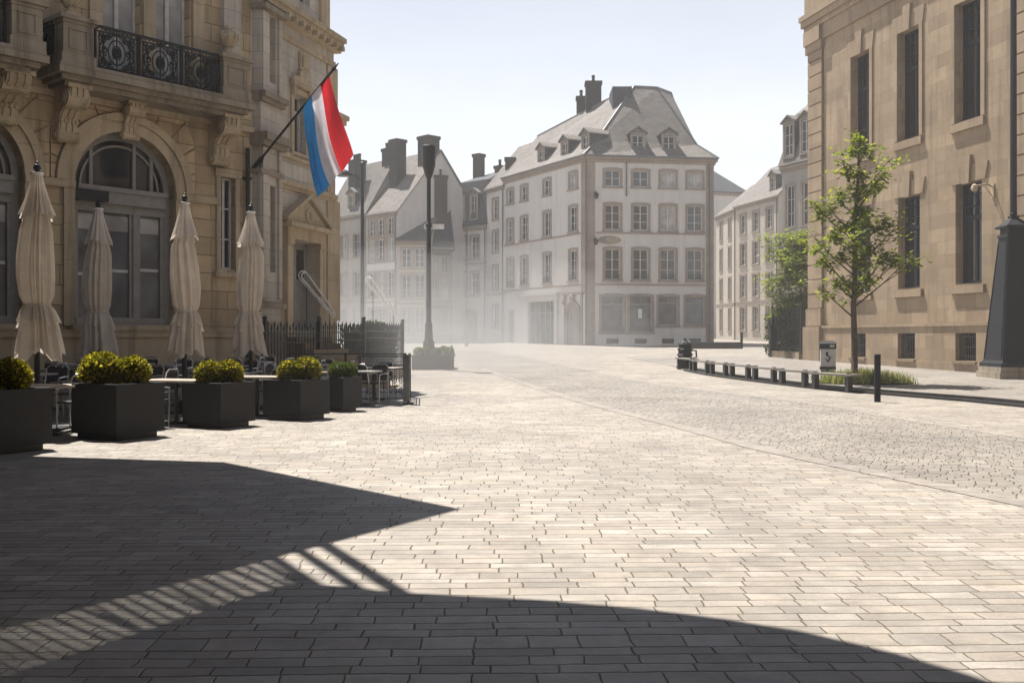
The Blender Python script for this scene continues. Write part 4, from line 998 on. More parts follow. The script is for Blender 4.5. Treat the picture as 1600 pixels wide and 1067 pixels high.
# street on the right
house('street_house', 'long pale house bending away up the side street', xat(1150, 104.5), 104.5, xat(1216, 96), 96, 14.9, 8, 18.8, [1.6, 4.3, 7.0], [(2.2, 2.3), (5.5, 2.2), (8.7, 2.2), (11.9, 1.9)], 1.2, 'far', 'cream', 'slate_l', dorms=[(6.8, 15.3, 1.2, 1.7, 1.5, -0.5)])
house('street_house', 'sunlit narrow house end with slim windows at the bend of the side street', xat(1119, 112), 112, xat(1150, 104.6), 104.6, 14.7, 8, 18.0, [2.0, 5.2], [(2.2, 2.3), (5.5, 2.2), (8.7, 2.2), (11.9, 1.9)], 0.9, 'far', 'cream', 'slate_l')
r2x, r2y = xat(1222, 80), 80.0
house('mansard_house', 'grey stone house with a tall slate mansard and two pedimented dormers', r2x, r2y, r2x + 3.0, r2y - 6.6, 14.8, 9, 22.0, [0.95, 2.85, 4.75, 6.5], [(2.4, 2.6), (6.2, 2.6), (10.0, 3.2)], 0.95, 'far', 'greyw', 'slate_l', mansard=(18.9, 1.0),
      dorms=[(0.95, 15.5, 1.3, 2.6, 1.2, 0.12), (2.9, 15.5, 1.3, 2.6, 1.2, 0.12), (4.85, 15.5, 1.3, 2.6, 1.2, 0.12)])
# ================================================================== planters along the terrace edge
def shape_bush(mb, c, r, n, lsz, seed, flat=0.92, spike=0.0):
    rd = random.Random(seed)
    for i in range(n):
        z = rd.uniform(-0.55, 1); q = rd.uniform(0, 2 * math.pi); s = math.sqrt(1 - z * z)
        d = Vector((s * math.cos(q), s * math.sin(q), z)); k = r * (rd.uniform(0.72, 1.02) + spike * rd.random())
        p = Vector(c) + Vector((d.x * k, d.y * k, d.z * k * flat))
        up = (d + Vector((rd.uniform(-.7, .7), rd.uniform(-.7, .7), rd.uniform(-.3, .9)))).normalized()
        sd = up.cross(Vector((rd.uniform(-1, 1), rd.uniform(-1, 1), rd.uniform(-1, 1)))).normalized()
        l = lsz * rd.uniform(0.7, 1.4); w = l * 0.34
        nr = up.cross(sd)
        mb.add([p, p + up * l * 0.5 + sd * w + nr * w * 0.3, p + up * l, p + up * l * 0.5 - sd * w + nr * w * 0.3], [(0, 1, 2), (0, 2, 3)])
PL = [((-6.58, 12.9), 0.93, 0.83, [(0.49, 0.25, 0.27, 'leaf_y'), (0.2, 0.6, 0.26, 'leaf_y')], 'leftmost grey planter box cut by the photo edge, golden shrubs on top'),
      ((-5.70, 14.75), 0.93, 0.82, [(0.27, 0.62, 0.33, 'leaf_y'), (0.58, 0.3, 0.275, 'leaf_y')], 'large grey planter box with two bright golden ball shrubs, second from the left'),
      ((-4.75, 16.7), 0.84, 0.75, [(0.25, 0.47, 0.25, 'leaf_y'), (0.5, 0.28, 0.25, 'leaf_y')], 'grey planter box with dull golden shrubs below the third parasol'),
      ((-3.78, 18.3), 0.86, 0.73, [(0.25, 0.44, 0.24, 'leaf_y'), (0.5, 0.26, 0.29, 'leaf_y')], 'grey planter box with yellow spiky shrubs, second from the terrace railing'),
      ((-3.37, 20.45), 0.62, 0.69, [(0.2, 0.29, 0.235, 'leaf_b'), (0.38, 0.15, 0.225, 'leaf_b')], 'small grey planter box with clipped green box balls next to the terrace railing')]
PA = math.atan2(0.89, 0.45)                              # right hand faces run along this
for i, ((x, y), s, h, balls, lab) in enumerate(PL):
    fr = Fr(x, y, PA)                                     # u runs back along the right face, n to the right
    P = thing('planter', (x + 0.45 * s / 2 - 0.89 * s / 2, y + 0.89 * s / 2 + 0.45 * s / 2, g(y)), lab, 'planter', 'planters edging the cafe terrace')
    z = g(y)
    b = MB(fr); b.box(0.0, s, -s, 0.0, z + 0.085, z + h)
    b.v += []
    # hollow the top: rim and soil bed
    b = MB(fr); e = 0.035
    b.add([(0, 0, z + .085), (s, 0, z + .085), (s, -s, z + .085), (0, -s, z + .085), (0, 0, z + h), (s, 0, z + h), (s, -s, z + h), (0, -s, z + h),
           (e, -e, z + h), (s - e, -e, z + h), (s - e, -s + e, z + h), (e, -s + e, z + h), (e, -e, z + h - .09), (s - e, -e, z + h - .09), (s - e, -s + e, z + h - .09), (e, -s + e, z + h - .09)],
          [(0, 1, 2, 3), (0, 1, 5, 4), (1, 2, 6, 5), (2, 3, 7, 6), (3, 0, 4, 7), (4, 5, 9, 8), (5, 6, 10, 9), (6, 7, 11, 10), (7, 4, 8, 11), (8, 9, 13, 12), (9, 10, 14, 13), (10, 11, 15, 14), (11, 8, 12, 15)])
    b.build('box', 'planter', P, bevel=0.008)
    b = MB(fr); b.box(0.06, s - 0.1, -s + 0.06, -0.06, z, z + 0.08); b.build('plinth', 'black', P)
    b = MB(fr); b.poly((e, -e, z + h - .08), (s - e, -e, z + h - .08), (s - e, -s + e, z + h - .08), (e, -s + e, z + h - .08)); b.build('soil', 'soil', P)
    for k, (u, v, r, mt) in enumerate(balls):
        r *= 0.82; c = fr.p(u, -v, z + h + r * 0.62)
        m = MB(); shape_bush(m, c, r, 2600 if i < 2 else 1900, 0.05 if mt == 'leaf_y' else 0.03, i * 7 + k, 0.97, 0.1 if mt == 'leaf_y' else 0.0)
        sh = m.build('shrub', mt, P)
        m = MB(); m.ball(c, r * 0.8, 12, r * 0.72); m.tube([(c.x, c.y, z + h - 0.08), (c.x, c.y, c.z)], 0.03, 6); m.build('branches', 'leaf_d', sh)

# ================================================================== closed parasols
def parasol(x, y, H, label, seed, base_h=0.0):
    z0 = g(y); k = H / 4.15; rd = random.Random(seed)
    r = thing('parasol', (x, y, z0), label, 'parasol', 'closed parasols on the terrace')
    t = MB(); t.lathe([(0.045, 0.12 + z0), (0.04, H - 0.02 + z0)], (x, y), 12); t.lathe([(0.05, H - .02 + z0), (0.06, H + 0.0 + z0), (0.045, H + 0.05 + z0), (0.02, H + 0.07 + z0), (0.02, H + 0.1 + z0), (0.005, H + 0.11 + z0)], (x, y), 12)
    t.build('pole', 'iron', r, smooth=False)
    t = MB(); t.box(x - 0.42, x + 0.42, -y - 0.42, -y + 0.42, z0, z0 + 0.09) if False else None
    t = MB(WORLD); t.box(x - 0.42, x + 0.42, -y - 0.42, -y + 0.42, z0 + 0.002, z0 + 0.09); t.box(x - 0.09, x + 0.09, -y - 0.09, -y + 0.09, z0 + 0.09, z0 + 0.3); t.build('base', 'cast', r, bevel=0.01)
    SEG = 168
    ph = [rd.uniform(0, 6.28) for _ in range(6)]
    NF = rd.choice((10, 11, 12, 13)); KW = rd.uniform(-0.12, 0.1)
    def folds(q, zz, n=NF):
        qq = q + 0.16 * math.sin(2 * q + ph[0]) + 0.08 * math.sin(3 * q + ph[5]) + 0.05 * math.sin(5 * q + ph[1]) + 0.06 * math.sin(zz * 1.4 + ph[2])
        a = abs(math.sin(qq * n / 2 + ph[3])) ; b = math.sin(qq * n * 1.5 + ph[4] + zz)
        return (a ** 0.7 - 0.62) + 0.22 * b
    def cloth(name, prof, amp, NZ, hem):
        m = MB(); n = len(prof)
        for i in range(NZ + 1):
            f = i / NZ; s_ = f * (n - 1); j = min(n - 2, int(s_)); w = s_ - j; w = w * w * (3 - 2 * w) if n > 4 else w
            rr = prof[j][0] * (1 - w) + prof[j + 1][0] * w; zz = prof[j][1] * (1 - w) + prof[j + 1][1] * w
            aa = amp[j] * (1 - w) + amp[j + 1] * w
            for q_ in range(SEG):
                q = 2 * math.pi * q_ / SEG; fo = folds(q, zz)
                rad = max(0.03, 0.9 * rr * (1 + aa * fo))
                dz = -hem * f ** 3 * (0.6 * fo + 0.5 * math.sin(4 * q + ph[5]))
                bx = 0.03 * math.sin(zz * 2.1 + ph[1]) * (zz < 3.3); m.v.append(Vector((x + bx + rad * math.cos(q), y + rad * math.sin(q), z0 + (zz + dz) * k)))
        for i in range(NZ):
            for q_ in range(SEG):
                l = (q_ + 1) % SEG; m.f.append((i * SEG + q_, i * SEG + l, (i + 1) * SEG + l, (i + 1) * SEG + q_))
        return m
    cl = cloth('canopy', [(0.10, 3.8), (0.16, 3.5), (0.235, 3.15), (0.27, 2.75), (0.275, 2.45), (0.25, 2.15), (0.195, 2.0), (0.2, 1.95), (0.25, 1.8), (0.29, 1.5), (0.33, 1.22)],
               [0.1, 0.25, 0.3, 0.28, 0.28, 0.26, 0.16, 0.2, 0.42, 0.5, 0.5], 70, 0.16)
    o = cl.build('canopy', 'cloth', r, smooth=True)
    vt = cloth('vent', [(0.085, 4.06), (0.12, 3.88), (0.2, 3.6), (0.265, 3.4)], [0.05, 0.12, 0.2, 0.3], 26, 0.09)
    vt.build('top_flap', 'cloth', o, smooth=True)
    fl = cloth('flap', [(0.205, 2.02), (0.25, 1.92), (0.305, 1.72)], [0.15, 0.3, 0.42], 14, 0.16)
    fl.build('valance', 'cloth', o, smooth=True)
    t = MB(); t.lathe([(0.2 , z0 + 1.985 * k), (0.215, z0 + 2.0 * k), (0.2, z0 + 2.015 * k)], (x, y), 20); t.build('strap', 'cloth', o)
    t = MB(); t.lathe([(0.05, z0 + 4.03 * k), (0.1, z0 + 4.05 * k), (0.1, z0 + 4.075 * k), (0.04, z0 + 4.09 * k)], (x, y), 16); t.build('cap', 'rail_white', o)
    return r
parasol(-7.42, 16.0, 4.14, 'tallest closed beige parasol, at the far left of the terrace', 1)
parasol(-8.2, 20.3, 4.12, 'closed beige parasol in front of the big arched window', 2)
parasol(-6.2, 19.4, 4.12, 'closed beige parasol right of the arched window, above the third planter', 3)
parasol(-5.32, 20.85, 4.12, 'closed beige parasol below the flag, last towards the railing', 4)

# ================================================================== tables and chairs
def chair_master():
    r = thing('chair', (0, 0, -50), '', 'chair')
    fr = Fr(0, 0, 0); L = Vector((0, 0, 0)); LOC[r.name] = Vector((0, 0, 0))
    for sx in (-1, 1):
        t = MB(fr); t.tube([(sx * 0.22, 0.2, 0.0), (sx * 0.22, 0.21, 0.44), (sx * 0.23, 0.2, 0.64)], 0.014, 6); t.build('leg', 'alu', r)
        t = MB(fr); t.tube([(sx * 0.22, -0.25, 0.0), (sx * 0.21, -0.2, 0.44)], 0.014, 6); t.build('leg', 'alu', r)
        t = MB(fr); t.tube([(sx * 0.23, 0.2, 0.64), (sx * 0.25, 0.0, 0.66), (sx * 0.23, -0.22, 0.66)], 0.018, 6); t.build('armrest', 'alu', r)
    t = MB(fr); t.box(-0.22, 0.22, -0.21, 0.22, 0.43, 0.455); t.build('seat', 'weave', r)
    t = MB(fr); t.add([(-0.19, -0.215, 0.5), (0.19, -0.215, 0.5), (0.18, -0.27, 0.82), (-0.18, -0.27, 0.82), (-0.19, -0.2, 0.5), (0.19, -0.2, 0.5), (0.18, -0.255, 0.82), (-0.18, -0.255, 0.82)], [(0, 1, 2, 3), (4, 5, 6, 7), (3, 2, 6, 7), (0, 1, 5, 4)])
    b = t.build('backrest', 'weave', r)
    t = MB(fr); t.tube([(-0.21, -0.2, 0.44), (-0.2, -0.225, 0.6), (-0.195, -0.27, 0.8), (-0.14, -0.285, 0.86), (0.14, -0.285, 0.86), (0.195, -0.27, 0.8), (0.2, -0.225, 0.6), (0.21, -0.2, 0.44)], 0.016, 6); t.build('back_frame', 'alu', b)
    return r
def table_master(w, d, h, mat):
    r = thing('table', (0, 0, -50), '', 'table'); LOC[r.name] = Vector((0, 0, 0)); fr = Fr(0, 0, 0)
    t = MB(fr); t.box(-w / 2, w / 2, -d / 2, d / 2, h - 0.035, h); t.build('tabletop', mat, r, bevel=0.006)
    t = MB(fr); t.lathe([(0.035, 0.03), (0.035, h - 0.036)], (0, 0), 10); t.build('column', 'iron_g', r)
    t = MB(fr)
    t.box(-0.26, 0.26, -0.04, 0.04, 0.0, 0.03); t.box(-0.04, 0.04, -0.26, 0.26, 0.002, 0.034); t.build('foot', 'iron_g', r)
    return r
CH = chair_master(); TM = {'wood': table_master(1.15, 0.7, 0.75, 'tabtop'), 'grey': table_master(0.75, 0.7, 0.75, 'tabtop_d')}
used = set()
def spot(src, x, y, rz, label, group):
    c = src if src.name not in used else copy_tree(src)
    used.add(c.name)
    c.location = (x, y, g(y)); c.rotation_euler.z = rz
    tag(c, label, None, group); return c
ta = math.atan2(0.92, 0.39)
TABLES = [ # x, y, turn, kind, where
 (-7.0, 15.35, 0.10, 'wood', 'between first and second planter'),
 (-5.75, 17.55, -0.05, 'wood', 'between second and third planter'),
 (-4.8, 19.3, 0.06, 'wood', 'between third and fourth planter'),
 (-4.1, 21.5, 0.0, 'wood', 'behind the green box balls'),
 (-3.2, 23.75, 0.05, 'wood', 'nearest the railing end'),
 (-8.3, 17.5, 0.1, 'grey', 'under the tallest parasol'),
 (-7.15, 18.6, -0.1, 'grey', 'left of the third planter parasol'),
 (-7.45, 21.6, 0.1, 'grey', 'below the arched window'),
 (-6.2, 22.2, -0.08, 'grey', 'behind the parasol below the flag'),
 (-4.75, 23.9, 0.05, 'grey', 'near the back rail'),
 (-9.4, 19.3, 0.0, 'grey', 'close to the palace wall'),
 (-6.2, 24.1, 0.04, 'grey', 'under the palace corner'),
 (-5.5, 20.0, 0.12, 'grey', 'in front of the flag parasol'),
 (-8.6, 15.9, 0.1, 'grey', 'at the far left edge'),
 (-8.6, 19.0, 0.0, 'grey', 'left of the arched window parasol'),
 (-6.6, 20.6, 0.1, 'grey', 'right of the arched window parasol'),
 (-3.3, 22.3, 0.0, 'grey', 'behind the front railing'),
 (-8.4, 22.6, 0.1, 'grey', 'tight against the arched window'),
]
SD = {'r': 'right', 'l': 'left', 'f': 'square', 'b': 'palace'}
FLD = (Vector((-3.37, 20.45, 0)) - Vector((-6.58, 12.9, 0))).normalized()
def terr(x, y):
    """the terrace boards rise gently from the planters towards the palace"""
    q = Vector((x + 6.58, y - 12.9, 0)); n = FLD.x * q.y - FLD.y * q.x
    return g(y) + 0.006 + 0.045 * min(3.4, max(0.0, n - 0.6))
fl_ = MB()
for i in range(12):
    for j in range(12):
        P_ = [Vector((-6.58, 12.9, 0)) + FLD * ((i + a) * 1.15 + 0.4) + Vector((-FLD.y, FLD.x, 0)) * ((j + b) * 0.45 + 0.6) for a, b in ((0, 0), (1, 0), (1, 1), (0, 1))]
        fl_.poly(*[(p.x, p.y, terr(p.x, p.y)) for p in P_])
o = fl_.build('terrace_floor', 'walk'); o['kind'] = 'structure'
rdc = random.Random(5)
PARA = ((-7.42, 16.0), (-8.2, 20.3), (-6.2, 19.4), (-5.32, 20.85))
for x, y, tr, kind, where in TABLES:
    hw = 0.62 if kind == 'wood' else 0.5
    o = spot(TM[kind], x, y, ta - math.pi / 2 + tr + 0.15, ('long beige topped' if kind == 'wood' else 'small grey topped') + ' cafe table ' + where, 'cafe tables on the terrace')
    o.location.z = terr(x, y)
    seats = [('f', 0.05, -0.72, 0.0), ('b', 0.0, 0.72, math.pi), ('r', hw + 0.32, 0.0, math.pi / 2), ('l', -hw - 0.32, 0.02, -math.pi / 2)]
    for sd, ox, oy, rr in seats:
        a = ta - math.pi / 2 + tr + 0.15; ox += rdc.uniform(-.06, .06); oy += rdc.uniform(-.06, .06)
        px = x + ox * math.cos(a) - oy * math.sin(a); py = y + ox * math.sin(a) + oy * math.cos(a)
        if any(math.hypot(px - q[0], py - q[1]) < 0.5 for q in PARA): continue
        if px > -2.9 or (px - -6.58) * FLD.y - (py - 12.9) * FLD.x > -0.75 and py < 22: 
            if sd in 'fr': continue
        o = spot(CH, px, py, a + rr + math.pi + rdc.uniform(-.15, .15), 'metal cafe armchair at the %s side of the table %s' % (SD[sd], where), 'cafe chairs on the terrace')
        o.location.z = terr(px, py)

# ================================================================== terrace railing
def railing(name, label, pts, scroll=True, h=1.08):
    r = thing(name, (pts[0][0], pts[0][1], g(pts[0][1])), label, 'railing')
    for i, (x, y) in enumerate(pts):
        t = MB(WORLD); z = g(y); t.box(x - .03, x + .03, -y - .03, -y + .03, z, z + h); t.box(x - .12, x + .12, -y - .08, -y + .08, z, z + 0.03)
        t.build('post', 'iron_g', r)
    for (x0, y0), (x1, y1) in zip(pts, pts[1:]):
        fr = fr2(x0, y0, x1, y1); Lh = math.hypot(x1 - x0, y1 - y0); z = g((y0 + y1) / 2)
        t = MB(fr)
        for zz in (0.12, h * 0.72, h - 0.02): t.box(0.03, Lh - .03, -.012, .012, z + zz - .012, z + zz + .012)
        k = int(Lh / 0.13)
        for i in range(1, k): u = Lh * i / k; t.box(u - .006, u + .006, -.006, .006, z + 0.12, z + h * 0.72)
        if scroll:
            for i in range(int(Lh / 0.55) + 1):
                c = 0.3 + i * 0.55
                if c > Lh - 0.2: break
                for s in (-1, 1):
                    t.tube([(p[0], 0, p[1]) for p in spiral(c + s * 0.1, z + 0.28, 0.09, 0.02, math.pi / 2, s * 1.4, 14)], 0.009, 5)
                    t.tube([(p[0], 0, p[1]) for p in spiral(c + s * 0.1, z + 0.55, 0.09, 0.02, -math.pi / 2, -s * 1.4, 14)], 0.009, 5)
        t.build('rail_panel', 'iron_g', r)
    return r
railing('terrace_railing', 'grey iron scroll railing closing the right end of the terrace', [(-3.4, 22.9), (-2.32, 22.85), (-2.5, 25.0)])
railing('terrace_railing', 'long thin grey rail along the back of the terrace', [(-2.62, 25.15), (-4.1, 25.25), (-5.5, 25.4)], False)
t = MB(WORLD); y = 22.75
t.box(-2.42, -2.28, -y - 0.012, -y + 0.012, g(y) + 0.06, g(y) + 1.1); gs = t.build('wind_screen', 'glass_g', None, loc=(-2.4, y, g(y)))
tag(gs, 'narrow upright glass wind screen at the outer corner of the terrace railing', 'screen')

# ================================================================== iron fence with hedge, white loop handrails
def spear_fence(name, label, pts, h=1.75, mat='iron_g', step=0.14):
    r = thing(name, (pts[0][0], pts[0][1], g(pts[0][1])), label, 'fence')
    for (x0, y0), (x1, y1) in zip(pts, pts[1:]):
        fr = fr2(x0, y0, x1, y1); Lh = math.hypot(x1 - x0, y1 - y0); z = g((y0 + y1) / 2)
        t = MB(fr); t.box(0, Lh, -0.14, 0.14, z - 0.2, z + 0.35); t.build('fence_base', 'plinth', r)
        t = MB(fr)
        for zz in (0.5, h - 0.42, h - 0.2): t.box(0, Lh, -.015, .015, z + zz - .015, z + zz + .015)
        k = int(Lh / step)
        for i in range(k + 1):
            u = Lh * i / k; hh = h + (0.08 if i % 2 else 0)
            t.box(u - .011, u + .011, -.011, .011, z + 0.35, z + hh - 0.12)
            t.lathe([(0.011, z + hh - 0.13), (0.03, z + hh - 0.08), (0.003, z + hh + 0.04)], (u, 0), 4)
        t.build('bars', mat, r)
        for u in ((0.0, Lh) if (x1, y1) == pts[-1] else (0.0,)):
            t = MB(fr); t.box(u - .05, u + .05, -.05, .05, z + 0.3, z + h + 0.12); t.ball((u, 0, z + h + 0.18), 0.07, 8); t.build('post', mat, r)
    return r
spear_fence('iron_fence', 'grey spear topped iron fence between the palace and the terrace, in the mist', [(-6.25, 25.9), (-5.35, 28.4), (-4.55, 31.4), (-3.85, 36.0)])
def hedge(name, label, pts, h, w, n, seed, mat='leaf_d', lsz=0.1):
    rd = random.Random(seed); r = thing(name, (pts[0][0], pts[0][1], g(pts[0][1])), label, 'hedge')
    m = MB(); core = MB()
    tot = sum(math.hypot(b[0] - a[0], b[1] - a[1]) for a, b in zip(pts, pts[1:]))
    for a, b in zip(pts, pts[1:]):
        fr = fr2(*a, *b); Lh = math.hypot(b[0] - a[0], b[1] - a[1])
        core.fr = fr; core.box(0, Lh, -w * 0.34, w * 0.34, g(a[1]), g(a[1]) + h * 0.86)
        for i in range(int(n * Lh / tot)):
            u = rd.uniform(-.1, Lh + .1); side = rd.random()
            if side < 0.3: nn, zz = rd.uniform(-w / 2, w / 2), h * (0.92 + 0.1 * math.sin(u * 2.3 + seed)) + rd.uniform(-.08, .1)
            else: nn, zz = (w / 2 if side < 0.75 else -w / 2) + rd.uniform(-.08, .06), rd.uniform(0.05, h)
            p = fr.p(u, nn, g(a[1]) + zz); d = Vector((rd.uniform(-1, 1), rd.uniform(-1, 1), rd.uniform(-.5, 1))).normalized()
            s_ = d.cross(Vector((rd.uniform(-1, 1), rd.uniform(-1, 1), rd.uniform(-1, 1)))).normalized(); l = lsz * rd.uniform(.7, 1.4)
            m.add([p, p + d * l * .5 + s_ * l * .35, p + d * l, p + d * l * .5 - s_ * l * .35], [(0, 1, 2, 3)])
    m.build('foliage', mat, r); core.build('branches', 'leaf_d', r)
    return r
hedge('hedge', 'dark clipped hedge behind the misty iron fence', [(-5.0, 31.8), (-4.35, 35.6)], 1.75, 0.7, 3800, 3)
def loop_rail(px0, py0, px1, py1, Y0, Y1, label):
    a = Vector((xat(px0, Y0), Y0, zat(py0, Y0))); b = Vector((xat(px1, Y1), Y1, zat(py1, Y1)))
    d = b - a; Lh = d.length; d.normalize(); s = Vector((0, 0, 1)); s = (s - d * s.dot(d)).normalized(); k = d.cross(s)
    r = thing('loop_handrail', (b.x, b.y, g(b.y)), label, 'handrail', 'white loop handrails in the mist')
    for (w, o, e) in ((0.13, 0.0, 0.0), (0.1, 0.09, 0.12)):
        pts = []; n = 10; L2 = Lh - e
        for i in range(n + 1): q = math.pi / 2 + math.pi * i / n; pts.append(a + d * (w + e * 0.5 + w * math.cos(q)) + s * (w * math.sin(q)) + k * o)
        for i in range(n + 1): q = -math.pi / 2 + math.pi * i / n; pts.append(a + d * (L2 - w * 0.5 + w * 0.5 * math.cos(q)) + s * (w * 0.5 * math.sin(q)) + k * o)
        t = MB(); t.tube(pts, 0.022, 7, True); t.build('loop', 'rail_white', r)
    for f in (0.25, 0.92):
        t = MB(); p = a + d * Lh * f - s * 0.08; t.tube([(p.x, p.y, g(p.y)), (p.x, p.y, p.z)], 0.013, 6); t.build('post', 'iron_g', r)
loop_rail(469, 425, 522, 494, 29.3, 29.9, 'white looped handrail sloping down from the pedimented palace doorway')
loop_rail(573, 434, 621, 496, 37.5, 38.2, 'white looped handrail sloping down past the end of the iron fence')

# ================================================================== flag on its pole
fa = Vector((-6.62, 26.3, 5.86)); fb = Vector((-4.37, 25.0, 8.02)); fd = (fb - fa); FLn = fd.length; fd.normalize()
fp = thing('flagpole', tuple(fa), 'slanting dark flagpole bracketed to the palace corner', 'flagpole')
t = MB(); t.tube([fa, fb], 0.032, 8); t.tube([fb, fb + fd * 0.07], 0.05, 8); t.tube([fb + fd * 0.07, fb + fd * 0.22], 0.03, 8, r1=0.012); t.build('pole', 'iron', fp)
t = MB(); wl_ = Vector((-6.66, 26.34, 5.75)); t.tube([wl_ + Vector((0, 0, .35)), wl_ + Vector((0.06, 0, .0)), wl_ + Vector((0, 0, -.35))], 0.03, 6)
t.tube([fa - fd * 0.12, fa + fd * 0.35], 0.055, 8); t.tube([wl_ + Vector((0.02, 0, -.3)), fa + fd * 0.45], 0.02, 6); t.build('bracket', 'iron', fp)
fl = thing('flag', tuple(fa + fd * FLn * 0.7), 'red, white and blue striped flag hanging folded from the slanting pole', 'flag')
h0 = fa + fd * (FLn * 0.63); h1 = fa + fd * (FLn * 0.955)
dn = Vector((0.40, 0.06, -2.25))
NU, NV = 36, 48
def flagpt(u, v):
    """u along the pole (0 blue edge, 1 red edge), v down the fly"""
    p = h0 + (h1 - h0) * u
    drop = dn * v * (1.0 - 0.05 * u)
    p = p + drop + Vector((0.24 * v * u * 0.6 - 0.0 * v, 0, 0.16 * v * v * u * u))
    amp = 0.12 * min(1, v * 2.0 + 0.1)
    p += Vector((0.25, -1, 0.1)) * (amp * math.sin(u * 13 + v * 1.6) + 0.05 * v * math.sin(u * 27 + 1.3 - v * 2.4) + 0.05 * math.sin(v * 6 + u * 4))
    p.x += -0.10 * math.sin(math.pi * v) * (1 - u) + 0.05 * math.sin(v * 5 + u * 3) * v
    return p
for (mat, u0, u1, lab) in (('blue', 0, 1 / 3, 'blue'), ('flag_w', 1 / 3, 2 / 3, 'white'), ('red', 2 / 3, 1, 'red')):
    m = MB(); n = NU // 3
    for j in range(NV + 1):
        for i in range(n + 1): m.v.append(flagpt(u0 + (u1 - u0) * i / n, j / NV))
    for j in range(NV):
        for i in range(n): m.f.append((j * (n + 1) + i, j * (n + 1) + i + 1, (j + 1) * (n + 1) + i + 1, (j + 1) * (n + 1) + i))
    o = m.build('stripe', mat, fl, smooth=True, label=lab + ' stripe')

# ================================================================== planter wall with lamp post
x0, y0 = gp(650, 578)
lw = thing('raised_bed', (-3.1, 40.3, g(40.3)), 'low dark stone raised bed with small shrubs around the tall lamp post', 'raised bed')
t = MB(WORLD); z = g(40.3)
t.box(-3.9, -2.35, -41.6, -39.8, z - 0.1, z + 0.5); t.box(-3.95, -2.3, -41.65, -39.75, z + 0.5, z + 0.56); t.build('bed_wall', 'kerb', lw)
m = MB(); rd = random.Random(8)
for i in range(9): shape_bush(m, (-3.75 + 0.16 * i + rd.uniform(-.05, .05), 40.5 + rd.uniform(-.5, .7), z + 0.66), rd.uniform(.13, .24), 260, 0.08, 80 + i)
m.build('shrub', 'leaf_b', lw)
lp = thing('lamp_post', (-3.3, 40.6, z), 'tall dark lamp post with drum shaped head rising from the raised bed', 'lamp post')
X, Y = -3.3, 40.6
t = MB(); t.lathe([(0.3, z + .5), (0.31, z + .62), (0.26, z + .7), (0.22, z + 1.0), (0.24, z + 1.05), (0.17, z + 1.15), (0.14, z + 1.7), (0.16, z + 1.76), (0.11, z + 1.85)], (X, Y), 14); t.build('base', 'iron', lp)
t = MB(); t.lathe([(0.105, z + 1.8), (0.09, z + 5.6), (0.13, z + 5.62), (0.13, z + 5.75), (0.085, z + 5.8), (0.085, z + 8.0)], (X, Y), 12); t.build('pole', 'iron', lp)
t = MB(); t.lathe([(0.1, z + 7.55), (0.16, z + 7.7), (0.26, z + 8.05), (0.28, z + 8.75), (0.3, z + 8.8), (0.26, z + 8.86), (0.05, z + 8.9)], (X, Y), 16); t.build('lamp_head', 'iron', lp)
t = MB(WORLD); t.box(X - 0.2, X + 0.6, -Y - .14, -Y - .11, z + 5.55, z + 5.75); t.build('sign_plate', 'rail_white', lp)
def lamp2():
    X, Y = xat(566, 46), 46.0; z = g(Y); zt = zat(272, Y)
    r = thing('lamp_post', (X, Y, z), 'slim grey lamp post with a disc lamp on a side arm beside the palace', 'lamp post')
    t = MB(); t.lathe([(0.16, z), (0.16, z + 1.0), (0.09, z + 1.1), (0.075, zt + 0.25), (0.1, zt + 0.26), (0.09, zt + 0.5), (0.02, zt + 0.55)], (X, Y), 12); t.build('pole', 'iron_g', r)
    t = MB(); t.tube([(X, Y, zt - 0.3), (X - 0.35, Y, zt - 0.05), (X - 0.75, Y, zt + 0.05)], 0.035, 6); t.build('arm', 'iron_g', r)
    t = MB(); t.lathe([(0.05, zt + 0.22), (0.3, zt + 0.1), (0.36, zt + 0.0), (0.36, zt - 0.06), (0.3, zt - 0.1)], (X - 0.85, Y), 18); t.build('lamp_head', 'iron_g', r)
lamp2()
X, Y = xat(729, 78), 78.0; z = g(Y); zt = zat(303, Y)
r = thing('pole', (X, Y, z), 'thin bare grey pole standing in front of the mansard terraced house', 'pole')
t = MB(); t.lathe([(0.13, z), (0.12, z + 1.2), (0.075, z + 1.3), (0.05, zt)], (X, Y), 10); t.build('shaft', 'iron_g', r)
t = MB(); t.ball((X, Y, zt + 0.1), 0.12, 8); t.build('finial', 'iron_g', r)
X, Y = gp(706, 577); z = g(Y)
t = MB(); t.lathe([(0.035, z), (0.035, z + 0.92), (0.02, z + 0.95)], (X, Y), 8); t.lathe([(0.08, z), (0.08, z + 0.03)], (X, Y), 8)
tag(t.build('bollard', 'iron_g', None, loc=(X, Y, z)), 'thin dark post beside the raised bed with the lamp post', 'bollard')

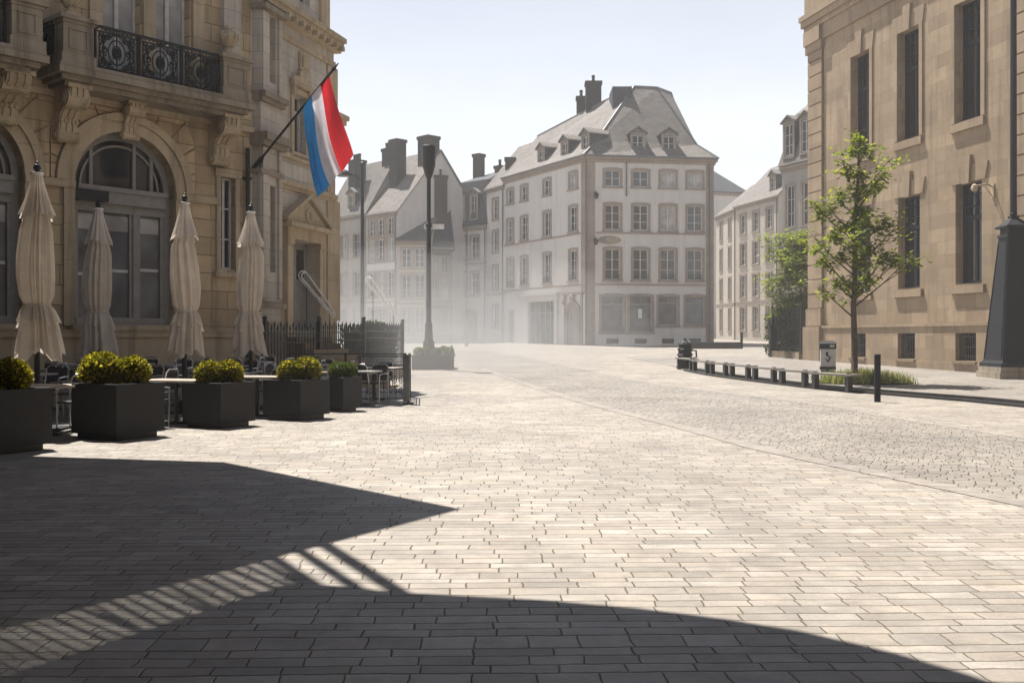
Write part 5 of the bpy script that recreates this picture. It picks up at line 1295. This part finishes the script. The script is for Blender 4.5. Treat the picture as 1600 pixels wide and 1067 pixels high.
# ================================================================== bench row, bollard, bin, motorcycle
BX = [1056, 1080, 1105, 1136, 1171, 1212, 1262, 1332]
BYp = [576.5, 581.5, 586.5, 590.5, 595.5, 601, 607, 614.5]
names = ['farthest bench of the curved row, in front of the hydrant', 'second farthest bench of the curved row, just right of the hydrant', 'third farthest bench of the curved bench row', 'middle bench of the curved row of seven',
         'third nearest bench of the curved bench row', 'second nearest bench of the curved row, left of the litter bin', 'nearest of the curved row, in front of the tree']
for i in range(7):
    a = gp(BX[i], BYp[i]); b = gp(BX[i + 1], BYp[i + 1])
    fr = fr2(a[0], a[1], b[0], b[1]); Lh = math.hypot(b[0] - a[0], b[1] - a[1]); z = g((a[1] + b[1]) / 2)
    r = thing('bench', ((a[0] + b[0]) / 2, (a[1] + b[1]) / 2, z), 'low dark bench, ' + names[i], 'bench', 'backless benches curving along the pavement')
    t = MB(fr); t.box(0.015, Lh - 0.015, -0.3, 0.03, z + 0.42, z + 0.475); t.build('seat', 'bench_top', r, bevel=0.01)
    for u in (0.27, Lh - 0.27):
        t = MB(fr); t.box(u - 0.08, u + 0.08, -0.14, 0.0, z - 0.1, z + 0.42); t.build('leg', 'bench', r)
        t = MB(fr); t.box(u - 0.05, u + 0.05, -0.12, -0.03, z + 0.475, z + 0.5); t.build('bolt_cap', 'iron', r)
X, Y = gp(1371, 628)
t = MB(WORLD); t.lathe([(0.072, 0.0), (0.072, 1.1), (0.06, 1.115), (0.005, 1.12)], (X, -Y), 16); 
bo = t.build('bollard', 'cast', None, loc=(X, Y, 0)); tag(bo, 'plain dark round bollard standing alone on the cobbles in front of the tree bed', 'bollard')
X, Y = 11.75, 38.1; z = g(Y)
r = thing('litter_bin', (X, Y, z), 'grey litter bin with dark pitched lid and emblem in front of the tan building', 'litter bin', rz=0)
fr = Fr(X, Y, R(-14))
t = MB(fr); t.box(-.27, .27, -.24, .24, z + 0.2, z + 0.86); t.build('body', 'bin_body', r, bevel=0.02)
t = MB(fr); t.box(-.24, .24, -.21, .21, z + 0.0, z + 0.06); t.box(-.28, .28, -.25, .25, z + 0.08, z + 0.2); t.box(-.05, .05, -.05, .05, z, z + .1); t.build('base', 'cast', r, bevel=0.01)
t = MB(fr); t.box(-.29, .29, -.26, .26, z + 0.86, z + 1.05)
t.add([(-.33, -.3, z + 1.05), (.33, -.3, z + 1.05), (.33, .3, z + 1.05), (-.33, .3, z + 1.05), (-.2, -.15, z + 1.16), (.2, -.15, z + 1.16), (.2, .15, z + 1.16), (-.2, .15, z + 1.16)], [(0, 1, 2, 3), (4, 5, 6, 7), (0, 1, 5, 4), (1, 2, 6, 5), (2, 3, 7, 6), (3, 0, 4, 7)])
lid = t.build('lid', 'cast', r)
t = MB(fr); t.box(0.06, 0.22, 0.26, 0.265, z + 0.93, z + 1.0); t.build('label_plate', 'alu', lid)
t = MB(fr)                                              # dark stencilled emblem: a rounded head shape over a curled body
def blob(cx, cz, rx, rz, k=12, rot=0.0): t.prism([(cx + rx * math.cos(2 * math.pi * i / k) * math.cos(rot) - rz * math.sin(2 * math.pi * i / k) * math.sin(rot), cz + rx * math.cos(2 * math.pi * i / k) * math.sin(rot) + rz * math.sin(2 * math.pi * i / k) * math.cos(rot)) for i in range(k)], 0.241, 0.244)
blob(-.04, z + .68, .05, .075); blob(-.0, z + .6, .05, .03); blob(.06, z + .54, .055, .03, rot=.3); blob(.05, z + .47, .028, .05); blob(-.03, z + .44, .055, .022, rot=.5); blob(-.0, z + .4, .03, .05); blob(-.075, z + .48, .02, .03)
t.build('emblem', 'cast', r)
# cast iron hydrant post behind the end of the bench row
X, Y = gp(1073, 577)[0] + 0.05, gp(1073, 577)[1] + 0.7; z = g(Y)
r = thing('hydrant', (X, Y, z), 'squat dark cast iron hydrant with knobbed dome behind the far end of the bench row', 'hydrant')
t = MB(); t.lathe([(0.34, z), (0.34, z + .1), (0.29, z + .13), (0.27, z + .5), (0.31, z + .52), (0.31, z + .58), (0.27, z + .6), (0.265, z + .72), (0.3, z + .74), (0.3, z + .79), (0.26, z + .81), (0.24, z + .93)], (X, Y), 16); t.build('body', 'cast', r)
t = MB(); t.lathe([(0.27, z + .93), (0.27, z + .97), (0.22, z + 1.03), (0.14, z + 1.1), (0.06, z + 1.13), (0.06, z + 1.2), (0.015, z + 1.22)], (X, Y), 14); t.build('dome', 'cast', r)
for q in range(5):
    t = MB(); t.ball((X + .2 * math.cos(q * 1.257 + .4), Y + .2 * math.sin(q * 1.257 + .4), z + 1.07), .045, 8); t.build('knob', 'chrome', r)
t = MB(); t.tube([(X + .26, Y - .1, z + .72), (X + .42, Y - .12, z + .72), (X + .44, Y - .12, z + .45), (X + .3, Y - .1, z + .42)], .035, 8); t.build('handle', 'cast', r)
for q, zz in ((-.16, .78), (-.2, .55)):
    t = MB(); t.box(X + q - .07, X + q + .07, Y - .3, Y - .26, z + zz - .02, z + zz + .02); t.build('nameplate', 'alu', r)

# ================================================================== pylon with mast
X, Y, a = 16.6, 33.9, 0.85; z = g(Y)
r = thing('mast', (X, Y, z), 'black mast rising from a tall tapered black pedestal beside the tan building', 'mast')
t = MB(WORLD); t.box(X - a, X + a, -Y - a, -Y + a, z - .05, z + .22); t.box(X - a + .05, X + a - .05, -Y - a + .05, -Y + a - .05, z + .22, z + .38); t.build('stone_base', 'trim_dark', r)
def sq(h0, h1, r0, r1): t.add([(X - r0, -Y - r0, h0), (X + r0, -Y - r0, h0), (X + r0, -Y + r0, h0), (X - r0, -Y + r0, h0), (X - r1, -Y - r1, h1), (X + r1, -Y - r1, h1), (X + r1, -Y + r1, h1), (X - r1, -Y + r1, h1)], [(0, 1, 2, 3), (4, 5, 6, 7), (0, 1, 5, 4), (1, 2, 6, 5), (2, 3, 7, 6), (3, 0, 4, 7)])
t = MB(WORLD); sq(z + .38, z + .52, .78, .78); sq(z + .52, z + .58, .74, .71); sq(z + .58, z + 4.65, .69, .34); sq(z + 4.65, z + 4.75, .37, .37)
t.build('pedestal', 'cast', r, bevel=0.02)
t = MB(WORLD)
for s in (-1, 1):                                        # raised corner fillets of the pedestal faces
    for q in (0, 1):
        p0 = (X - .69, -Y + s * .6, z + .7); p1 = (X - .36, -Y + s * .29, z + 4.5)
        if q: p0 = (X + s * .6, -Y + .69, z + .7); p1 = (X + s * .29, -Y + .36, z + 4.5)
        t.tube([p0, p1], 0.02, 6)
t.build('moulding', 'cast', r)
t = MB(WORLD); sq(z + 4.75, z + 4.95, .3, .3); sq(z + 4.95, z + 5.02, .42, .42); sq(z + 5.02, z + 5.3, .4, .1); sq(z + 5.3, z + 5.36, .13, .13); t.lathe([(.09, z + 5.36), (.13, z + 5.43), (.08, z + 5.52)], (X, -Y), 10); t.build('cap', 'cast', r)
t = MB(WORLD); t.lathe([(.11, z + 5.4), (.1, z + 12), (.075, z + 22)], (X, -Y), 12); t.build('mast_tube', 'iron', r)

# ================================================================== right hand fence, bush tree, low wall
rf_ = spear_fence('iron_fence', 'black iron fence with a dark hedge at the left corner of the tan building', [(xat(1207, 54), 54.0), (xat(1240, 52.2), 52.2), (14.25, 50.4)], 2.5, 'iron', 0.15)
hedge('hedge', 'tall dark hedge behind the black iron fence beside the tan building', [(xat(1209, 55), 55.0), (14.9, 51.6)], 2.3, 0.9, 3200, 5, 'leaf_d', 0.13)
X, Y = xat(1206, 54.2), 54.0; z = g(Y)
t = MB(WORLD); t.box(X - .16, X + .16, -Y - .16, -Y + .16, z, z + 1.5); t.box(X - .2, X + .2, -Y - .2, -Y + .2, z + 1.5, z + 1.62); t.lathe([(.06, z + 1.62), (.14, z + 1.72), (.1, z + 1.86), (.02, z + 1.95)], (X, -Y), 10)
for i in range(4): t.box(X - .18, X + .18, -Y - .18, -Y + .18, z + .2 + .36 * i, z + .24 + .36 * i)
tag(t.build('gate_post', 'cast', None, loc=(X, Y, z)), 'black cast iron gate post ending the fence beside the tan building', 'gate post')
t = MB(WORLD); Y = 71.0; z = g(Y)
t.box(xat(1062, Y), xat(1157, Y), -Y - 0.5, -Y + .0, z - .1, z + 0.4); t.box(xat(1062, Y) - .03, xat(1157, Y) + .03, -Y - .53, -Y + .03, z + 0.4, z + .46)
tag(t.build('low_wall', 'kerb', None, loc=(xat(1110, Y), Y, z)), 'long low dark stone wall in front of the corner house', 'wall')
X = xat(1158.5, Y); t = MB(WORLD); t.box(X - .06, X + .09, -Y - .1, -Y + .05, z, z + 1.1); t.box(X - .08, X + .11, -Y - .12, -Y + .07, z + 1.1, z + 1.15)
tag(t.build('bollard', 'cast', None, loc=(X, Y, z)), 'short dark square post at the right end of the low dark wall', 'bollard')

# ================================================================== trees
def twig_leaves(m, p0, p1, n, lsz, rd, spread):
    for i in range(n):
        f = rd.random() ** 0.8; p = p0 + (p1 - p0) * f + Vector((rd.gauss(0, spread), rd.gauss(0, spread), rd.gauss(0, spread * .75)))
        q = rd.uniform(0, 6.283); d = Vector((math.cos(q), math.sin(q), rd.uniform(-.75, .3))).normalized()
        s_ = d.cross(Vector((rd.uniform(-.5, .5), rd.uniform(-.5, .5), 1))).normalized(); nn = d.cross(s_)
        l = lsz * rd.uniform(.65, 1.35); w = l * .22
        m.add([p, p + d * l * .45 + s_ * w + nn * w * .35, p + d * l, p + d * l * .45 - s_ * w + nn * w * .35], [(0, 1, 2), (0, 2, 3)])
def tree(name, label, X, Y, trunk_pts, r0, clusters, seed, nleaf, lsz, spread, leaf='leaf'):
    rd = random.Random(seed); r = thing(name, (X, Y, g(Y)), label, 'tree')
    t = MB(); t.tube(trunk_pts, r0, 10, r1=r0 * .22); t.build('trunk', 'bark', r, smooth=True)
    br = MB(); m = MB()
    for (px, py, dy, k) in clusters:
        Yc = Y + dy; e = Vector((xat(px, Yc), Yc, zat(py, Yc)))
        zc = max(trunk_pts[0][2] + 1.6, e.z - 0.25 - abs(e.x - X) * 0.75)
        for a, b in zip(trunk_pts, trunk_pts[1:]):
            if a[2] <= zc <= b[2]: break
        f = (zc - a[2]) / (b[2] - a[2]); f = min(1, max(0, f)); s0 = Vector(a) + (Vector(b) - Vector(a)) * f
        mid = s0 + (e - s0) * .5 + Vector((0, 0, -.06)); 
        br.tube([s0, mid, e], 0.03, 5, r1=0.007)
        for q in range(4):
            o = e + Vector((rd.gauss(0, spread * 1.6), rd.gauss(0, spread * 1.6), rd.gauss(0, spread)))
            br.tube([mid if q < 2 else e, o], 0.009, 4, r1=0.004)
            twig_leaves(m, (mid + e) / 2, o, int(nleaf * k / 4), lsz, rd, spread * .62)
    br.build('branch', 'bark', r); m.build('crown', leaf, r)
    return r
tx, ty = 10.36, 31.0
TP = [(tx, ty, 0.0), (tx + .01, ty, 1.2), (tx - .02, ty, 2.4), (tx + .03, ty, 3.6), (tx + .0, ty, 4.8), (tx + .1, ty, 6.0), (tx + .14, ty, 7.0), (tx + .2, ty, 7.75)]
CLU = [(1345, 212, 0, .5), (1330, 236, .2, .6), (1352, 232, -.2, .5), (1322, 262, .3, .9), (1345, 265, -.3, .9), (1392, 248, .3, .7), (1380, 272, -.1, .7), (1366, 290, .4, .7), (1305, 305, .2, .8), (1285, 312, -.2, .8), (1268, 316, .1, .5), (1335, 305, .5, .9),
       (1352, 325, -.4, 1), (1318, 345, -.3, 1.2), (1295, 362, .4, 1.1), (1272, 372, 0, .7), (1345, 352, .6, 1.1), (1378, 345, .3, 1.1), (1402, 352, -.1, .9), (1330, 378, -.6, 1.1), (1360, 384, .1, .9), (1388, 398, .4, 1), (1412, 396, .2, .8), (1425, 400, 0, .5),
       (1352, 402, -.4, .8), (1310, 395, .2, .9), (1290, 405, -.3, .8), (1302, 436, .3, .8), (1285, 448, .1, .6), (1318, 440, -.2, .5), (1362, 428, .3, .8), (1352, 446, -.1, .6), (1340, 290, 0, .7)]
tree('street_tree', 'young slender street tree with sparse bright green leaves beside the tan building', tx, ty, TP, 0.105, CLU, 11, 135, 0.21, 0.18)
X, Y = xat(1252, 53.5), 53.5; z = g(Y)
TP2 = [(X, Y, z), (X + .05, Y, z + 2), (X - .05, Y, z + 4), (X, Y, z + 6.6)]
rd = random.Random(21); CL2 = [(1252 + rd.gauss(0, 17), 420 + rd.gauss(0, 28), rd.uniform(-.9, 1.2), 1) for _ in range(34)] + [(1205, 392, 0, .8), (1215, 384, .3, .8), (1200, 440, 0, .7), (1212, 432, .4, .9), (1215, 455, -.2, .8), (1225, 470, .2, .9), (1232, 375, 0, .9), (1205, 465, 0, .5), (1248, 366, .1, .8), (1262, 480, 0, 1), (1255, 470, 0, 1), (1240, 478, .4, 1)]
CL2 = [(min(a, 1272), b, c, d) for a, b, c, d in CL2]
tree('bushy_tree', 'bushy light green tree above the black iron fence left of the tan building', X, Y, TP2, 0.09, CL2, 13, 170, 0.27, 0.34)
# tall grass bed round the street tree
m = MB(); rd = random.Random(31)
for i in range(3400):
    x = tx + rd.gauss(0.32, 0.62); y = ty + rd.gauss(0.1, 0.5); 
    if not (tx - 1.15 < x < tx + 1.75 and ty - .9 < y < ty + 1.2): continue
    h = rd.uniform(.12, .55) * (1 - .25 * abs(x - tx - .4)); q = rd.uniform(0, 6.28); ln = rd.uniform(.05, .3); w = .012
    p = Vector((x, y, g(y))); d = Vector((math.cos(q), math.sin(q), 0)); s_ = Vector((-d.y, d.x, 0)) * w
    m.add([p - s_, p + s_, p + d * ln * .4 + Vector((0, 0, h * .6)) + s_ * .7, p + d * ln * .4 + Vector((0, 0, h * .6)) - s_ * .7, p + d * ln + Vector((0, 0, h))], [(0, 1, 2, 3), (3, 2, 4)])
o = m.build('grass', 'grass', None, loc=(tx, ty, g(ty))); tag(o, 'tuft of tall pale green grass round the foot of the street tree', 'grass', kind='stuff')
t = MB(WORLD); t.plan([(tx + .3 + 1.5 * math.cos(2 * math.pi * i / 28), -ty - .1 + 1.05 * math.sin(2 * math.pi * i / 28)) for i in range(28)], g(ty) - .05, g(ty) + 0.03)
o = t.build('tree_pit', 'soil'); o['kind'] = 'structure'

# ================================================================== unseen flat roof shape, added and outlined to throw the near shadows
HC = 7.5; CT = 1 / math.tan(EL)
def up(px, py, H=HC):                                # the spot at height H whose shadow falls on survey point (px, py)
    x, y = gp(px, py); return (x + SH.x * CT * H, y + SH.y * CT * H)
def clp(px, py):
    return up(px, py)
shadow_roof = thing('canopy', (-9.5, 6.0, 0), 'unseen flat roof on columns, added to cast the shadows on the near square', 'canopy')
A_ = up(0, 711); B_ = up(350, 722); C_ = up(710, 793); D_ = up(0, 975)
dA = Vector((A_[0] - B_[0], A_[1] - B_[1], 0)); dD = Vector((D_[0] - C_[0], D_[1] - C_[1], 0))
A2 = (A_[0] + dA.x * 1.6, A_[1] + dA.y * 1.6); D2 = (D_[0] + dD.x * 2.2, D_[1] + dD.y * 2.2)
def slab(pts):
    m = MB(); k = len(pts); m.add([(x, y, HC) for x, y in pts] + [(x, y, HC + 0.22) for x, y in pts], [tuple(range(k)), tuple(range(2 * k - 1, k - 1, -1))] + [(i, (i + 1) % k, k + (i + 1) % k, k + i) for i in range(k)])
    m.build('slab', 'dark_matt', shadow_roof)
slab([A2, B_, C_, D2, (-17, D2[1] - 1), (-17, A2[1])])
cur = [up(*q) for q in ((0, 1060), (440, 915), (475, 911), (540, 916), (620, 925), (740, 931), (850, 937), (1000, 950), (1130, 966), (1250, 985), (1330, 1003), (1400, 1020), (1480, 1043), (1550, 1067))]
e0_, e1_ = cur[0], cur[1]; S0 = (e0_[0] + (e0_[0] - e1_[0]) * 2.5, e0_[1] + (e0_[1] - e1_[1]) * 2.5)
z_, y_ = cur[-1], cur[-2]; tail = []; dv = Vector((z_[0] - y_[0], z_[1] - y_[1])); pv = Vector(z_)
for i in range(10):
    dv = Matrix.Rotation(R(-7), 2) @ dv; pv = pv + dv * 1.6; tail.append((pv.x, pv.y))
slab([S0] + cur + tail + [(tail[-1][0], -7.5), (-9, -7.5), (S0[0] - 2, S0[1] - 3)])
def on(p, q, t_): return Vector((p[0] + (q[0] - p[0]) * t_, p[1] + (q[1] - p[1]) * t_, HC + 0.1))
def upper(px): return Vector((*up(px, 793 + (710 - px) * (975 - 793) / 710), HC + 0.1))
def lower(px):
    if px >= 440: py = 915 + (px - 440) * 10 / 180
    else: py = 1060 - px * 145 / 440
    return Vector((*up(px, py), HC + 0.1))
bm_ = [(500, 622, .06), (462, 560, .05), (420, 498, .05)]
for i in range(26): q_ = 398 - i * 23.5; bm_.append((q_, q_ + 78 + 10 * (q_ < 250) + 18 * (q_ < 120), .03 if i % 2 else .036))
for a, b, rr in bm_:
    m = MB(); m.tube([upper(a), lower(b)], rr, 6); m.build('shade_beam', 'iron', shadow_roof)
for j in range(14):
    f_ = (j + .5) / 14; m = MB()
    ps = [upper(a) * (1 - f_) + lower(b) * f_ + Vector((0, 0, 0.06)) for a, b in ((430, 510), (330, 398), (235, 310), (130, 210), (15, 105), (-50, 45), (-160, -70))]
    m.tube(ps, 0.0175, 4); m.build('slat', 'iron', shadow_roof)  # thin bars added to dim the band between the two shadows
for x, y in ((-10.5, 14.5), (-10.5, 8.0), (-8.0, 2.0), (-6.0, -5.5), (1.5, -5.5), (6.5, -5.5)):
    m = MB(); m.lathe([(0.3, -0.1), (0.28, 0.2), (0.24, 0.3), (0.22, HC - 0.02)], (x, y), 16); m.build('column', 'dark_matt', shadow_roof)
# unseen rows behind and beside the viewer, added to block sky light
house('sky_block_row', 'unseen long row of houses behind the viewer, added to keep sky light out', 26, -9, -14, -9.5, 17.0, 10, 22, [2 + 3.2 * i for i in range(12)], [(1.5, 2.6), (5.5, 2.4), (9.2, 2.3), (12.8, 2.0)], 1.2, 'fard', 'dark_matt', 'slate_d', zb=-0.2)
house('sky_block_row', 'unseen dark houses left of the viewer, added to cut low sky light', -12.4, -9, -12.6, 12.3, 13.0, 8, 16.5, [1.6 + 3.1 * i for i in range(6)], [(1.5, 2.6), (5.3, 2.3), (9.0, 2.1)], 1.2, 'fard', 'dark_matt', 'slate_d', zb=-0.2)
# ================================================================== air, light, camera
def volume_mat(name, col, dens, aniso=0.0):
    m = bpy.data.materials.new(name); m.use_nodes = True; t = m.node_tree; t.nodes.remove(t.nodes['Principled BSDF'])
    v = t.nodes.new('ShaderNodeVolumePrincipled'); v.inputs['Color'].default_value = (*col, 1); v.inputs['Density'].default_value = dens; v.inputs['Anisotropy'].default_value = aniso
    t.links.new(v.outputs[0], t.nodes['Material Output'].inputs['Volume']); return m
def closed(o):
    b = bmesh.new(); b.from_mesh(o.data); bmesh.ops.recalc_face_normals(b, faces=b.faces); b.to_mesh(o.data); b.free()
M['haze'] = volume_mat('haze_air', (0.96, 0.93, 0.89), HAZE)
t = MB(WORLD); t.box(-120, 140, -330, 70, -1.0, 30.0); o = t.build('haze', 'haze'); tag(o, kind='stuff'); closed(o)
for i, (x, y, z, rx, ry, rz_, d) in enumerate(MIST):
    M['mist%d' % i] = volume_mat('mist_air', (0.95, 0.92, 0.88), d)
    b = bmesh.new(); bmesh.ops.create_icosphere(b, subdivisions=4, radius=1.0)
    me = bpy.data.meshes.new('mist'); b.to_mesh(me); b.free(); me.materials.append(M['mist%d' % i])
    o = bpy.data.objects.new('mist', me); COL.objects.link(o); o.location = (x, y, z); o.scale = (rx, ry, rz_)
    o['kind'] = 'stuff'; o['label'] = 'bank of pale mist drifting low over the square'; o['category'] = 'mist'; o['group'] = 'mist over the square'

wd = bpy.data.worlds.new('World'); S.world = wd; wd.use_nodes = True
wn = wd.node_tree.nodes; wk = wd.node_tree.links
sk = wn.new('ShaderNodeTexSky'); sk.sky_type = 'NISHITA'; sk.sun_disc = False
sk.sun_elevation = EL; sk.sun_rotation = math.atan2(SH.x, SH.y) % (2 * math.pi); sk.air_density = 1.0; sk.dust_density = DUST; sk.ozone_density = 1.0; sk.altitude = 200
# a thin veil of high summer cloud, thickest low over the roofs
tc = wn.new('ShaderNodeTexCoord'); sx = wn.new('ShaderNodeSeparateXYZ'); wk.new(tc.outputs['Generated'], sx.inputs[0])
rp = wn.new('ShaderNodeValToRGB'); el = rp.color_ramp.elements; el[0].position = 0.0; el[0].color = (.82, .82, .82, 1); el[1].position = 0.75; el[1].color = (0.03, 0.03, 0.03, 1)
e2_ = el.new(0.2); e2_.color = (.74, .74, .74, 1); e3_ = el.new(0.4); e3_.color = (.42, .42, .42, 1); wk.new(sx.outputs[2], rp.inputs[0])
mp = wn.new('ShaderNodeMapping'); mp.inputs['Scale'].default_value = (1.2, 1.6, 5.0); mp.inputs['Rotation'].default_value = (0, R(14), 0); wk.new(tc.outputs['Generated'], mp.inputs[0])
nz = wn.new('ShaderNodeTexNoise'); nz.inputs['Scale'].default_value = 2.4; nz.inputs['Detail'].default_value = 6; nz.inputs['Roughness'].default_value = 0.6; wk.new(mp.outputs[0], nz.inputs['Vector'])
mr = wn.new('ShaderNodeMapRange'); mr.inputs[1].default_value = 0.3; mr.inputs[2].default_value = 0.7; mr.inputs[3].default_value = 0.9; mr.inputs[4].default_value = 1.08; wk.new(nz.outputs[0], mr.inputs[0])
mm = wn.new('ShaderNodeMath'); mm.operation = 'MULTIPLY'; mm.use_clamp = True; wk.new(rp.outputs[0], mm.inputs[0]); wk.new(mr.outputs[0], mm.inputs[1])
mx = wn.new('ShaderNodeMix'); mx.data_type = 'RGBA'; wk.new(mm.outputs[0], mx.inputs[0]); wk.new(sk.outputs[0], mx.inputs[6]); mx.inputs[7].default_value = VEIL
bg = wn['Background']; wk.new(mx.outputs[2], bg.inputs[0]); bg.inputs[1].default_value = SKY
sl = bpy.data.lights.new('sun', 'SUN'); sl.energy = SUN; sl.angle = R(0.5); sl.color = (1.0, 0.957, 0.9)
so = bpy.data.objects.new('sun', sl); COL.objects.link(so)
sv = Vector((SH.x * math.cos(EL), SH.y * math.cos(EL), math.sin(EL))); so.rotation_euler = sv.to_track_quat('Z', 'Y').to_euler(); so.location = (-20, 20, 60)
cam = bpy.data.cameras.new('camera'); cam.lens = 36; cam.sensor_width = 36; cam.clip_end = 5000; cam.clip_start = 0.05; cam.shift_y = -0.0041
co = bpy.data.objects.new('camera', cam); COL.objects.link(co); co.location = (0, 0, EYE); co.rotation_euler = (R(90), 0, 0); S.camera = co
S.view_settings.view_transform = 'Standard'; S.view_settings.look = 'None'; S.view_settings.exposure = EXPO; S.view_settings.gamma = 1
S.cycles.max_bounces = 8; S.cycles.use_denoising = True
S.cycles.volume_bounces = 0
